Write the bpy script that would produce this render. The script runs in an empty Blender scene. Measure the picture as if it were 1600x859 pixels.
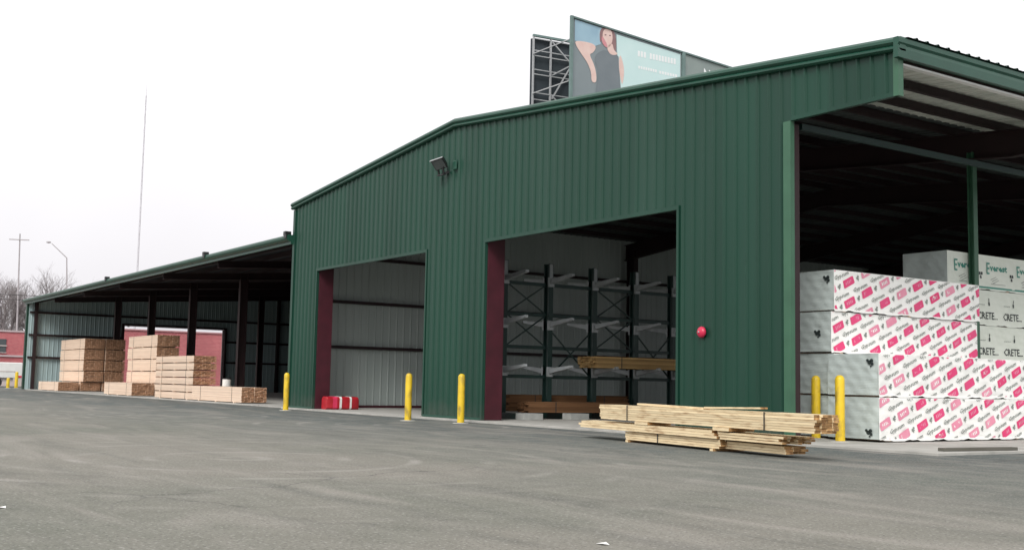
import bpy, bmesh, math, random
from mathutils import Vector, Matrix
random.seed(7)
scene = bpy.context.scene
COL = scene.collection
R = math.radians

# ------------------------------------------------------------------ camera
cam_d = bpy.data.cameras.new("camera"); cam = bpy.data.objects.new("camera", cam_d); COL.objects.link(cam)
yaw, pitch, roll = R(-55.802), R(5.536), R(1.133)
fw = Vector((math.sin(yaw)*math.cos(pitch), math.cos(yaw)*math.cos(pitch), math.sin(pitch)))
rt = Vector((math.cos(yaw), -math.sin(yaw), 0)); up = rt.cross(fw)
rt2 = math.cos(roll)*rt + math.sin(roll)*up; up2 = -math.sin(roll)*rt + math.cos(roll)*up
m = Matrix((rt2, up2, -fw)).transposed().to_4x4(); m.translation = Vector((0, -16.3333, 1.0))
cam.matrix_world = m
cam_d.sensor_width = 36; cam_d.lens = 36*1768.4/1600; cam_d.clip_end = 5000
scene.camera = cam
scene.render.resolution_x = 1024; scene.render.resolution_y = 549

# ------------------------------------------------------------------ world, sun, exposure
SUN_EL, SUN_ROT = R(40), R(143)
w = bpy.data.worlds.new("World"); scene.world = w; w.use_nodes = True
nt = w.node_tree; nt.nodes.clear()
sky = nt.nodes.new('ShaderNodeTexSky'); sky.sky_type = 'NISHITA'; sky.sun_disc = False
sky.sun_elevation = SUN_EL; sky.sun_rotation = SUN_ROT; sky.air_density = 1.0; sky.dust_density = 4.0
hs = nt.nodes.new('ShaderNodeHueSaturation'); hs.inputs['Saturation'].default_value = 0.12; hs.inputs['Value'].default_value = 1.0
mx = nt.nodes.new('ShaderNodeMix'); mx.data_type = 'RGBA'; mx.inputs[0].default_value = 0.80
tc = nt.nodes.new('ShaderNodeTexCoord'); sz = nt.nodes.new('ShaderNodeSeparateXYZ'); nt.links.new(tc.outputs['Generated'], sz.inputs[0])
cn = nt.nodes.new('ShaderNodeTexNoise'); cn.inputs['Scale'].default_value = 2.2; cn.inputs['Detail'].default_value = 5; nt.links.new(tc.outputs['Generated'], cn.inputs['Vector'])
ma = nt.nodes.new('ShaderNodeMath'); ma.operation = 'MULTIPLY_ADD'; ma.inputs[1].default_value = .30; nt.links.new(cn.outputs['Fac'], ma.inputs[0]); nt.links.new(sz.outputs[2], ma.inputs[2])
cl = nt.nodes.new('ShaderNodeValToRGB'); cl.color_ramp.elements[0].position = .10; cl.color_ramp.elements[1].position = .55
cl.color_ramp.elements[0].color = (.625, .60, .635, 1); cl.color_ramp.elements[1].color = (.98, .97, .98, 1); nt.links.new(ma.outputs[0], cl.inputs[0])
sc_ = nt.nodes.new('ShaderNodeVectorMath'); sc_.operation = 'SCALE'; sc_.inputs['Scale'].default_value = 10.0; nt.links.new(cl.outputs[0], sc_.inputs[0]); nt.links.new(sc_.outputs[0], mx.inputs[7])  # the cloud layer
bg = nt.nodes.new('ShaderNodeBackground'); bg.inputs['Strength'].default_value = 0.10
wo = nt.nodes.new('ShaderNodeOutputWorld')
nt.links.new(sky.outputs[0], hs.inputs['Color']); nt.links.new(hs.outputs[0], mx.inputs[6])
nt.links.new(mx.outputs[2], bg.inputs['Color']); nt.links.new(bg.outputs[0], wo.inputs['Surface'])
sd = bpy.data.lights.new("sun", 'SUN'); sd.energy = 1.5; sd.angle = R(24); sd.color = (1.0, 0.97, 0.92)
sun = bpy.data.objects.new("sun", sd); COL.objects.link(sun)
# Nishita: rotation 0 = +Y, clockwise seen from above
sdir = Vector((math.sin(SUN_ROT)*math.cos(SUN_EL), math.cos(SUN_ROT)*math.cos(SUN_EL), math.sin(SUN_EL)))
sun.rotation_euler = (-sdir).to_track_quat('-Z', 'Y').to_euler(); sun.location = sdir*200
vs = scene.view_settings; vs.view_transform = 'Standard'; vs.look = 'None'; vs.gamma = 1; vs.exposure = 0.50
vs.use_curve_mapping = False

# ------------------------------------------------------------------ materials
def N(nt, t, **k):
    n = nt.nodes.new(t)
    for a, b in k.items(): setattr(n, a, b)
    return n
def mat(name, c1, c2=None, scale=2.0, rough=0.6, stretch=(1,1,1), metal=0.0, spread=0.25, detail=6, bump=0.0, bscale=30, coord='world', island=0.0, spec=0.5, grime=None):
    """procedural material: two colours mixed by noise, optional per-island tint, grime streaks and bump"""
    mt = bpy.data.materials.new(name); mt.use_nodes = True; t = mt.node_tree
    b = t.nodes['Principled BSDF']; L = t.links.new
    b.inputs['Roughness'].default_value = rough; b.inputs['Metallic'].default_value = metal
    b.inputs['Specular IOR Level'].default_value = spec
    if coord == 'world': src = N(t, 'ShaderNodeNewGeometry').outputs['Position']
    else: src = N(t, 'ShaderNodeTexCoord').outputs['Object']
    mp = N(t, 'ShaderNodeMapping'); mp.inputs['Scale'].default_value = stretch; L(src, mp.inputs[0])
    nz = N(t, 'ShaderNodeTexNoise'); nz.inputs['Scale'].default_value = scale; nz.inputs['Detail'].default_value = detail
    L(mp.outputs[0], nz.inputs['Vector'])
    cr = N(t, 'ShaderNodeValToRGB'); e = cr.color_ramp.elements
    e[0].position = 0.5-spread; e[1].position = 0.5+spread
    c2 = c2 or tuple(x*0.8 for x in c1)
    e[0].color = (*c2, 1); e[1].color = (*c1, 1)
    L(nz.outputs['Fac'], cr.inputs[0]); out = cr.outputs[0]
    if island:
        g = N(t, 'ShaderNodeNewGeometry'); mr = N(t, 'ShaderNodeMapRange')
        mr.inputs['To Min'].default_value = 1-island; mr.inputs['To Max'].default_value = 1+island
        L(g.outputs['Random Per Island'], mr.inputs[0])
        hv = N(t, 'ShaderNodeHueSaturation'); L(mr.outputs[0], hv.inputs['Value']); L(out, hv.inputs['Color']); out = hv.outputs[0]
    if grime:
        gc, gs, gst, amt = grime
        mp2 = N(t, 'ShaderNodeMapping'); mp2.inputs['Scale'].default_value = gst; L(src, mp2.inputs[0])
        n2 = N(t, 'ShaderNodeTexNoise'); n2.inputs['Scale'].default_value = gs; n2.inputs['Detail'].default_value = 8
        L(mp2.outputs[0], n2.inputs['Vector'])
        r2 = N(t, 'ShaderNodeValToRGB'); r2.color_ramp.elements[0].position = .5; r2.color_ramp.elements[1].position = .75
        L(n2.outputs['Fac'], r2.inputs[0]); ml = N(t, 'ShaderNodeMath', operation='MULTIPLY'); ml.inputs[1].default_value = amt
        L(r2.outputs[0], ml.inputs[0])
        mm = N(t, 'ShaderNodeMix', data_type='RGBA'); L(ml.outputs[0], mm.inputs[0]); L(out, mm.inputs[6]); mm.inputs[7].default_value = (*gc, 1); out = mm.outputs[2]
    L(out, b.inputs['Base Color'])
    if bump:
        nb = N(t, 'ShaderNodeTexNoise'); nb.inputs['Scale'].default_value = bscale; nb.inputs['Detail'].default_value = 5; L(mp.outputs[0], nb.inputs['Vector'])
        bp = N(t, 'ShaderNodeBump'); bp.inputs['Strength'].default_value = bump; bp.inputs['Distance'].default_value = .02
        L(nb.outputs['Fac'], bp.inputs['Height']); L(bp.outputs[0], b.inputs['Normal'])
    return mt

M = {}
M['green']   = mat('green_cladding', (.011,.058,.037), (.007,.043,.027), .5, .42, (1,1,.25), bump=.6, bscale=1.6, spec=.35, grime=((.024,.060,.045), 1.2, (1,1,.08), .4))
M['trim']    = mat('green_trim', (.013,.074,.047), (.009,.055,.035), 1.5, .4)
M['post_green'] = mat('pale_green_trim', (.045,.135,.078), (.032,.10,.058), 2, .45)
M['roofgreen'] = mat('green_roof', (.035,.075,.06), (.025,.06,.047), 1, .4)
M['red']     = mat('red_primer', (.075,.010,.020), (.045,.006,.012), 2.5, .55)
M['darkred'] = mat('dark_red_steel', (.022,.007,.009), (.014,.005,.006), 3, .6)
M['liner']   = mat('galvalume_liner', (.50,.56,.54), (.40,.46,.44), .8, .5, (1,1,.15), spec=.3)
M['soffit']  = mat('galvalume_soffit', (.66,.68,.61), (.48,.51,.46), 1.0, .5, (1,3,1), spec=.3)
M['shadedeck']= mat('inner_deck_painted_shade', (.10,.115,.11), (.06,.07,.068), 1, .6, spec=.2)  # galvalume darkened so the interior shade is painted into the colour
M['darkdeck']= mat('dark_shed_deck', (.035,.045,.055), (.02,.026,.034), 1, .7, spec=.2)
M['shedwall']= mat('shed_wall_liner', (.40,.51,.52), (.31,.41,.42), .6, .55, (1,1,.3), spec=.3)
M['rack']    = mat('rack_green', (.012,.040,.034), (.008,.028,.025), 3, .5)
M['arm']     = mat('rack_arm_grey', (.42,.45,.46), (.30,.33,.34), 4, .5)
M['yellow']  = mat('bollard_yellow', (.80,.56,.020), (.62,.42,.02), 3, .45, (1,1,1), grime=((.16,.11,.05), 7, (1,1,.5), .75))
M['concrete']= mat('concrete', (.46,.45,.42), (.33,.325,.30), 1.2, .85, bump=.2, bscale=40, grime=((.20,.20,.185), 2.2, (1,1,1), .5))
M['concblock']= mat('concrete_block', (.42,.43,.41), (.30,.31,.30), 6, .9)
M['wood']    = mat('pine_face', (.90,.72,.57), (.80,.61,.47), 3.0, .75, (.25,5,5), coord='obj', island=.10, spec=.2)
M['woodend'] = mat('pine_end_grain', (.52,.31,.195), (.30,.165,.10), 9, .85, coord='obj', island=.28, spec=.1)
M['ywood']   = mat('yellow_pine_face', (.84,.70,.46), (.70,.55,.34), 3.0, .7, (.35,6,6), coord='obj', island=.16, spec=.2, grime=((.30,.15,.06), 5.0, (.6,4,4), .75))
M['ywoodend']= mat('yellow_pine_end', (.50,.31,.14), (.16,.08,.04), 14, .85, coord='obj', island=.4, spec=.1)
M['treated'] = mat('dark_lumber', (.20,.105,.052), (.12,.06,.03), 3, .8, (4,.3,4), coord='obj', island=.25, spec=.15)
M['rackwood']= mat('tan_lumber', (.50,.34,.15), (.34,.21,.09), 3, .8, (4,.3,4), coord='obj', island=.25, spec=.15)
M['strap']   = mat('black_strap', (.03,.03,.03), (.02,.02,.02), 5, .5)
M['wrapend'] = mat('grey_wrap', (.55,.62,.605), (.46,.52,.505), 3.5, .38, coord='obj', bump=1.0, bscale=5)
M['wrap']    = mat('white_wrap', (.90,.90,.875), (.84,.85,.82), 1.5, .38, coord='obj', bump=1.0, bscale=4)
M['wrapgreen']= mat('greenish_wrap', (.80,.84,.76), (.72,.77,.68), 2.0, .45, coord='obj', bump=.5, bscale=3)
M['pink']    = mat('print_pink', (.74,.03,.16), (.70,.08,.22), 1.1, .5)
M['rose']    = mat('print_rose', (.80,.36,.46), (.72,.22,.34), 3, .5)
M['ink']     = mat('print_grey', (.26,.29,.26), (.16,.18,.17), 2.5, .55)
M['blackink']= mat('print_black', (.02,.03,.03), (.03,.04,.04), 4, .5)
M['tealink'] = mat('print_teal', (.06,.30,.23), (.05,.24,.19), 4, .5)
M['black']   = mat('black_metal', (.018,.019,.020), (.012,.012,.013), 6, .4)
M['glasslamp']= mat('lamp_glass', (.10,.11,.11), (.07,.08,.08), 8, .06)
M['bell']    = mat('bell_red', (.62,.028,.085), (.50,.02,.06), 5, .32)
M['bagred']  = mat('red_wrap', (.50,.015,.028), (.33,.010,.016), 5, .4, bump=.5, bscale=9)
M['bagpink'] = mat('pink_wrap', (.75,.05,.13), (.60,.03,.09), 5, .4)
M['white']   = mat('white_paint', (.80,.80,.78), (.70,.70,.68), 2, .45)
M['bark']    = mat('bare_bark', (.20,.175,.175), (.14,.12,.12), 3, .9, coord='obj')
M['twig']    = mat('haze_paled_bark', (.30,.27,.27), (.22,.20,.20), 3, .9, coord='obj')  # bark colour lightened to paint in distance haze
M['farpole'] = mat('haze_paled_pole', (.42,.40,.41), (.34,.32,.33), 3, .9)  # pole and lamp paled in the base colour, standing in for haze
M['galv']    = mat('galvanised', (.42,.43,.44), (.34,.35,.36), 5, .5)
M['palemast']= mat('haze_paled_mast', (.52,.50,.53), (.46,.44,.47), 1, .8)  # faded base colour imitates haze over the far mast
M['leaf']    = mat('evergreen', (.075,.115,.070), (.045,.075,.045), 4, .8, island=.35)
M['scrub']   = mat('grey_scrub', (.27,.27,.27), (.19,.19,.19), 4, .9, island=.3)
M['window']  = mat('dark_window', (.10,.115,.12), (.07,.08,.09), 2, .15)
M['coping']  = mat('pale_coping', (.52,.44,.45), (.42,.36,.37), 2, .8)
M['rosecap'] = mat('rose_coping', (.50,.27,.28), (.42,.22,.23), 2, .8)
M['tan']     = mat('pale_render', (.58,.52,.50), (.48,.42,.41), 1, .85)
M['rubber']  = mat('rubber', (.03,.03,.032), (.02,.02,.02), 5, .8)
M['adgrey']  = mat('ad_grey', (.235,.275,.29), (.21,.25,.265), .6, .6)
M['adblue']  = mat('ad_blue', (.36,.53,.62), (.27,.42,.53), .7, .6, grime=((.55,.68,.74), .6, (1,1,1), .6))
M['adcyan']  = mat('ad_cyan', (.62,.79,.78), (.54,.73,.72), .45, .6)
M['adskin']  = mat('ad_skin', (.78,.60,.54), (.72,.50,.45), 2, .6)
M['adhair']  = mat('ad_hair', (.30,.17,.17), (.24,.14,.14), 3, .6)
M['adred']   = mat('ad_rouge', (.66,.22,.25), (.60,.30,.32), 3, .6)
M['adtop']   = mat('ad_dress', (.185,.215,.235), (.16,.19,.21), 1, .6)
M['adwhite'] = mat('ad_white', (.86,.88,.88), (.80,.84,.84), 1, .6)
M['addark']  = mat('ad_dark', (.27,.32,.30), (.22,.27,.26), .5, .6)
M['frame']   = mat('billboard_frame', (.16,.24,.23), (.12,.18,.17), 2, .6)
M['backing'] = mat('billboard_backing', (.035,.045,.055), (.02,.03,.035), 1, .7)

def base_dirt(mt, h=.9, col=(.075,.085,.07)):
    """splash dirt with a ragged edge along the foot of a sheet wall, and rows of screw heads"""
    t = mt.node_tree; b = t.nodes['Principled BSDF']; L = t.links.new; old = b.inputs['Base Color'].links[0].from_socket
    pos = N(t, 'ShaderNodeNewGeometry').outputs['Position']; sx = N(t, 'ShaderNodeSeparateXYZ'); L(pos, sx.inputs[0])
    n1 = N(t, 'ShaderNodeTexNoise'); n1.inputs['Scale'].default_value = 1.8; n1.inputs['Detail'].default_value = 8; L(pos, n1.inputs['Vector'])
    ad = N(t, 'ShaderNodeMath', operation='MULTIPLY_ADD'); L(n1.outputs['Fac'], ad.inputs[0]); ad.inputs[1].default_value = -1.3; L(sx.outputs[2], ad.inputs[2])
    mr = N(t, 'ShaderNodeMapRange'); mr.inputs['From Min'].default_value = -.1; mr.inputs['From Max'].default_value = -.75; mr.inputs['To Max'].default_value = .55; L(ad.outputs[0], mr.inputs[0])
    sc = N(t, 'ShaderNodeMath', operation='MULTIPLY'); L(sx.outputs[0], sc.inputs[0]); sc.inputs[1].default_value = 1/.9144
    fl = N(t, 'ShaderNodeMath', operation='FLOOR'); L(sc.outputs[0], fl.inputs[0])
    wn = N(t, 'ShaderNodeTexWhiteNoise', noise_dimensions='1D'); L(fl.outputs[0], wn.inputs['W'])
    vr = N(t, 'ShaderNodeMapRange'); vr.inputs['To Min'].default_value = .89; vr.inputs['To Max'].default_value = 1.08; L(wn.outputs['Value'], vr.inputs[0])
    hv = N(t, 'ShaderNodeHueSaturation'); L(vr.outputs[0], hv.inputs['Value']); L(old, hv.inputs['Color']); old = hv.outputs[0]
    m_ = N(t, 'ShaderNodeMix', data_type='RGBA'); L(mr.outputs[0], m_.inputs[0]); L(old, m_.inputs[6]); m_.inputs[7].default_value = (*col,1)
    L(m_.outputs[2], b.inputs['Base Color'])
base_dirt(M['green'])
def brick(name, c1, c2, mortar, sc):
    mt = bpy.data.materials.new(name); mt.use_nodes = True; t = mt.node_tree; b = t.nodes['Principled BSDF']; L = t.links.new
    g = N(t, 'ShaderNodeNewGeometry'); sx = N(t, 'ShaderNodeSeparateXYZ'); cx = N(t, 'ShaderNodeCombineXYZ')
    L(g.outputs['Position'], sx.inputs[0]); ad = N(t, 'ShaderNodeMath', operation='ADD'); L(sx.outputs[0], ad.inputs[0]); L(sx.outputs[1], ad.inputs[1])
    L(ad.outputs[0], cx.inputs[0]); L(sx.outputs[2], cx.inputs[1])
    br = N(t, 'ShaderNodeTexBrick'); br.inputs['Color1'].default_value = (*c1,1); br.inputs['Color2'].default_value = (*c2,1); br.inputs['Mortar'].default_value = (*mortar,1)
    br.inputs['Scale'].default_value = sc; br.inputs['Mortar Size'].default_value = .012; L(cx.outputs[0], br.inputs['Vector'])
    nz = N(t, 'ShaderNodeTexNoise'); nz.inputs['Scale'].default_value = .5; L(g.outputs['Position'], nz.inputs['Vector'])
    mr = N(t, 'ShaderNodeMapRange'); mr.inputs['To Min'].default_value = .75; mr.inputs['To Max'].default_value = 1.25; L(nz.outputs['Fac'], mr.inputs[0])
    hv = N(t, 'ShaderNodeHueSaturation'); L(mr.outputs[0], hv.inputs['Value']); L(br.outputs[0], hv.inputs['Color']); L(hv.outputs[0], b.inputs['Base Color'])
    b.inputs['Roughness'].default_value = .85
    return mt
M['brick'] = brick('red_brick', (.47,.135,.145), (.40,.10,.115), (.50,.30,.29), 2.0)

def asphalt():
    mt = bpy.data.materials.new('worn_asphalt'); mt.use_nodes = True; t = mt.node_tree; b = t.nodes['Principled BSDF']; L = t.links.new
    pos = N(t, 'ShaderNodeNewGeometry').outputs['Position']
    def noise(sc, st=(1,1,1), det=6, dist=0.0, rot=0):
        mp = N(t, 'ShaderNodeMapping'); mp.inputs['Scale'].default_value = st; mp.inputs['Rotation'].default_value = (0,0,rot); L(pos, mp.inputs[0])
        n = N(t, 'ShaderNodeTexNoise'); n.inputs['Scale'].default_value = sc; n.inputs['Detail'].default_value = det; n.inputs['Distortion'].default_value = dist
        L(mp.outputs[0], n.inputs['Vector']); return n.outputs['Fac']
    def ramp(f, a, c, ca=(0,0,0), cb=(1,1,1)):
        r = N(t, 'ShaderNodeValToRGB'); r.color_ramp.elements[0].position = a; r.color_ramp.elements[1].position = c
        r.color_ramp.elements[0].color = (*ca,1); r.color_ramp.elements[1].color = (*cb,1); L(f, r.inputs[0]); return r.outputs[0]
    def mix(f, a, c, typ='MIX', k=None):
        m_ = N(t, 'ShaderNodeMix', data_type='RGBA', blend_type=typ)
        if k is not None and f is not None:
            q = N(t, 'ShaderNodeMath', operation='MULTIPLY'); q.inputs[1].default_value = k; L(f, q.inputs[0]); f = q.outputs[0]
        if f is None: m_.inputs[0].default_value = k
        else: L(f, m_.inputs[0])
        for i, v in ((6, a), (7, c)):
            if isinstance(v, tuple): m_.inputs[i].default_value = (*v, 1)
            else: L(v, m_.inputs[i])
        return m_.outputs[2]
    base = ramp(noise(.22, (1,1,1), 7, .6), .32, .68, (.130,.137,.112), (.200,.188,.162))
    # newer, bluer asphalt laid along the buildings: a strip with a ragged outer edge
    sx = N(t, 'ShaderNodeSeparateXYZ'); L(pos, sx.inputs[0])
    ad = N(t, 'ShaderNodeMath', operation='MULTIPLY_ADD'); L(noise(.16, (1,1,1), 5, .8), ad.inputs[0]); ad.inputs[1].default_value = 9.0; L(sx.outputs[1], ad.inputs[2])
    # depends on X too: strip widens to the far left
    ax = N(t, 'ShaderNodeMath', operation='MULTIPLY_ADD'); L(sx.outputs[0], ax.inputs[0]); ax.inputs[1].default_value = -.045; L(ad.outputs[0], ax.inputs[2])
    mr = N(t, 'ShaderNodeMapRange'); mr.inputs['From Min'].default_value = -4.5; mr.inputs['From Max'].default_value = 3.2; L(ax.outputs[0], mr.inputs[0])
    base = mix(mr.outputs[0], base, ramp(noise(.5, (1,1,1), 6), .3, .7, (.056,.072,.074), (.098,.116,.114)))
    # dusty streaks left by traffic turning in the yard
    base = mix(ramp(noise(.55, (.35,1.7,1), 8, 1.6, R(18)), .50, .74), base, (.275,.255,.228), k=.8)
    base = mix(ramp(noise(.8, (.3,1.9,1), 8, 1.2, R(-14)), .52, .78), base, (.085,.088,.078), k=.75)
    # curved tyre scuffs in front of the two doors
    for cx_, cy_, ph in ((-30.5, -6.5, 0.0), (-23.5, -3.0, 2.0), (-14.0,-11.0,1.0)):
        mp = N(t, 'ShaderNodeMapping'); mp.inputs['Location'].default_value = (-cx_, -cy_, 0); L(pos, mp.inputs[0])
        wv = N(t, 'ShaderNodeTexWave', wave_type='RINGS', rings_direction='Z', wave_profile='SIN'); wv.inputs['Scale'].default_value = .34
        wv.inputs['Distortion'].default_value = 5.5; wv.inputs['Detail'].default_value = 3; wv.inputs['Detail Scale'].default_value = .35; wv.inputs['Phase Offset'].default_value = ph
        L(mp.outputs[0], wv.inputs['Vector'])
        vl = N(t, 'ShaderNodeVectorMath', operation='LENGTH'); L(mp.outputs[0], vl.inputs[0])
        fall = N(t, 'ShaderNodeMapRange'); fall.inputs['From Min'].default_value = 7.5; fall.inputs['From Max'].default_value = 2.5; L(vl.outputs['Value'], fall.inputs[0])
        q = N(t, 'ShaderNodeMath', operation='MULTIPLY'); L(ramp(wv.outputs['Fac'], .86, 1.0), q.inputs[0]); L(fall.outputs[0], q.inputs[1])
        q2 = N(t, 'ShaderNodeMath', operation='MULTIPLY'); L(q.outputs[0], q2.inputs[0]); L(ramp(noise(.9,(1,1,1),6), .45, .65), q2.inputs[1])
        base = mix(q2.outputs[0], base, (.36,.34,.315), k=.65)
    # sealed cracks and old patches
    vo = N(t, 'ShaderNodeTexVoronoi', feature='DISTANCE_TO_EDGE'); vo.inputs['Scale'].default_value = .13
    dn = N(t, 'ShaderNodeTexNoise'); dn.inputs['Scale'].default_value = .9; dn.inputs['Detail'].default_value = 6; L(pos, dn.inputs['Vector'])
    vm = N(t, 'ShaderNodeVectorMath', operation='MULTIPLY_ADD'); L(dn.outputs['Color'], vm.inputs[0]); vm.inputs[1].default_value = (1.6,1.6,0); L(pos, vm.inputs[2]); L(vm.outputs[0], vo.inputs['Vector'])
    ck = N(t, 'ShaderNodeMath', operation='MULTIPLY'); L(ramp(vo.outputs['Distance'], .0, .0045, (1,1,1), (0,0,0)), ck.inputs[0]); L(ramp(noise(.25), .48, .6), ck.inputs[1])
    base = mix(ck.outputs[0], base, (.04,.04,.04), k=.6)
    base = mix(ramp(noise(3.2, (1,1,1), 8, .5), .35, .70), base, (.235,.23,.20), k=.4)
    # oil drips, aggregate
    base = mix(ramp(noise(.9, (1,1,1), 3), .70, .76), base, (.09,.09,.085), k=.5)
    base = mix(ramp(noise(30, (1,1,1), 2), .56, .70), base, (.36,.35,.325), k=.6)
    base = mix(ramp(noise(42, (1,1,1), 2), .56, .68), base, (.05,.05,.05), k=.6)
    L(base, b.inputs['Base Color']); b.inputs['Roughness'].default_value = .9; b.inputs['Specular IOR Level'].default_value = .25
    bp = N(t, 'ShaderNodeBump'); bp.inputs['Strength'].default_value = .5; bp.inputs['Distance'].default_value = .012; L(noise(45), bp.inputs['Height']); L(bp.outputs[0], b.inputs['Normal'])
    return mt
M['asphalt'] = asphalt()

# ------------------------------------------------------------------ mesh helpers
ORG = {}
class MB:
    def __init__(s): s.v = []; s.f = []; s.mi = []
    def poly(s, pts, mi=0):
        n = len(s.v); s.v += [tuple(p) for p in pts]; s.f.append(tuple(range(n, n+len(pts)))); s.mi.append(mi)
    def box(s, x0, x1, y0, y1, z0, z1, mi=0, mx=None, mtx=None):
        """mi all faces, mx = material index of the two X faces"""
        n = len(s.v); P = [(x, y, z) for x in (x0, x1) for y in (y0, y1) for z in (z0, z1)]
        if mtx is not None: P = [tuple(mtx @ Vector(p)) for p in P]
        s.v += P
        F = [(0,1,3,2),(4,6,7,5),(0,4,5,1),(2,3,7,6),(0,2,6,4),(1,5,7,3)]
        for k, f in enumerate(F): s.f.append(tuple(n+i for i in f)); s.mi.append(mx if (mx is not None and k < 2) else mi)
    def bar(s, p0, p1, a, b=None, upv=(0,0,1), mi=0):
        """rectangular bar a wide, b high between two points"""
        b = b or a; p0 = Vector(p0); p1 = Vector(p1); d = (p1-p0); L = d.length; d.normalize()
        u = Vector(upv); 
        if abs(d.dot(u)) > .98: u = Vector((1,0,0))
        sd_ = d.cross(u).normalized(); u = sd_.cross(d)
        mtx = Matrix((d, sd_, u)).transposed().to_4x4(); mtx.translation = p0
        s.box(0, L, -a/2, a/2, -b/2, b/2, mi, mtx=mtx)
    def tube(s, p0, p1, r0, r1=None, n=12, cap=True, mi=0):
        r1 = r0 if r1 is None else r1; p0 = Vector(p0); p1 = Vector(p1); d = (p1-p0).normalized()
        u = Vector((0,0,1)) if abs(d.z) < .9 else Vector((1,0,0)); a = d.cross(u).normalized(); b = a.cross(d)
        k = len(s.v)
        for p, r in ((p0, r0), (p1, r1)):
            for i in range(n):
                t = 2*math.pi*i/n; s.v.append(tuple(p + a*math.cos(t)*r + b*math.sin(t)*r))
        for i in range(n):
            j = (i+1) % n; s.f.append((k+i, k+j, k+n+j, k+n+i)); s.mi.append(mi)
        if cap: s.f.append(tuple(k+i for i in reversed(range(n)))); s.mi.append(mi); s.f.append(tuple(k+n+i for i in range(n))); s.mi.append(mi)
    def lathe(s, prof, c=(0,0,0), axis='z', n=20, mi=0):
        k = len(s.v); c = Vector(c)
        for r, h in prof:
            for i in range(n):
                t = 2*math.pi*i/n
                p = (r*math.cos(t), r*math.sin(t), h) if axis == 'z' else (r*math.cos(t), -h, r*math.sin(t))
                s.v.append(tuple(c+Vector(p)))
        for q in range(len(prof)-1):
            for i in range(n):
                j = (i+1) % n; s.f.append((k+q*n+i, k+q*n+j, k+(q+1)*n+j, k+(q+1)*n+i)); s.mi.append(mi)
        s.f.append(tuple(k+(len(prof)-1)*n+i for i in range(n))); s.mi.append(mi)
    def sweep(s, prof, path, fn, mi=0, caps=True):
        """prof: list of 2D points (closed), path: list of params, fn(param, a, b) -> xyz"""
        k = len(s.v); n = len(prof)
        for t in path: s.v += [tuple(fn(t, a, b)) for a, b in prof]
        for q in range(len(path)-1):
            for i in range(n):
                j = (i+1) % n; s.f.append((k+q*n+i, k+q*n+j, k+(q+1)*n+j, k+(q+1)*n+i)); s.mi.append(mi)
        if caps:
            s.f.append(tuple(k+i for i in range(n))); s.mi.append(mi)
            e = k+(len(path)-1)*n; s.f.append(tuple(e+i for i in reversed(range(n)))); s.mi.append(mi)
    def build(s, name, mats, parent=None, smooth=False, bevel=0):
        if not isinstance(mats, (list, tuple)): mats = [mats]
        o_ = ORG.get(parent.name if parent else None, Vector((0,0,0)))
        me = bpy.data.meshes.new(name); me.from_pydata([tuple(Vector(p)-o_) for p in s.v], [], s.f)
        for q in mats: me.materials.append(q)
        me.polygons.foreach_set('material_index', s.mi); 
        bm = bmesh.new(); bm.from_mesh(me); bmesh.ops.recalc_face_normals(bm, faces=bm.faces); bm.to_mesh(me); bm.free()
        if smooth:
            me.polygons.foreach_set('use_smooth', [True]*len(me.polygons))
            try: me.set_sharp_from_angle(angle=R(35))
            except Exception: pass
        me.update(); o = bpy.data.objects.new(name, me); COL.objects.link(o)
        if parent: o.parent = parent
        ORG[o.name] = o_.copy()
        if bevel:
            bv = o.modifiers.new('bevel', 'BEVEL'); bv.width = bevel; bv.segments = 2; bv.limit_method = 'ANGLE'
        return o
def tag(o, label=None, cat=None, group=None, kind=None):
    if label: o['label'] = label
    if cat: o['category'] = cat
    if group: o['group'] = group
    if kind: o['kind'] = kind
    return o
def thing(name, label, cat, loc=(0,0,0), rz=0, group=None, local=False):
    o = bpy.data.objects.new(name, None); COL.objects.link(o); o.location = loc; o.rotation_euler = (0,0,rz); o.empty_display_size = .2
    ORG[o.name] = Vector((0,0,0)) if (local or rz) else Vector(loc)
    return tag(o, label, cat, group)
def copy_tree(o, parent=None):
    c = o.copy(); COL.objects.link(c); c.parent = parent
    for ch in list(o.children): copy_tree(ch, c)
    return c
def place(proto, first, loc, rz=0, label=None):
    o = proto if first else copy_tree(proto)
    o.location = loc; o.rotation_euler = (0,0,rz)
    if label: o['label'] = label
    return o

def ribs(a0, a1, pitch=.3048, h=.040, w0=.085, w1=.03, off=0.0):
    """profile of ribbed sheet: list of (a, height)"""
    pts = [(a0, 0)]; k = math.ceil((a0-off)/pitch)
    while True:
        c = off+k*pitch
        if c+w0/2 > a1: break
        if c-w0/2 > a0: pts += [(c-w0/2, 0), (c-w1/2, h), (c+w1/2, h), (c+w0/2, 0)]
        k += 1
    pts.append((a1, 0)); return pts

# ------------------------------------------------------------------ ground
g = MB(); n = 40
g.poly([(-1800,-900,0),(900,-900,0),(900,1800,0),(-1800,1800,0)])
tag(g.build('ground', M['asphalt']), kind='structure', label='worn grey asphalt yard')
def slab(name, x0, x1, y0, y1, z, label):
    s = MB(); s.box(x0, x1, y0, y1, -.1, z); o = s.build(name, M['concrete'], bevel=.012); return tag(o, label, kind='structure')
slab('pavement', -37.98, -11.3, -.32, 32, .05, 'pale concrete slab and apron under the green warehouse')
slab('shed_pavement', -83.9, -38.0, .15, 22, .045, 'concrete slab under the lumber shed')

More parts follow.
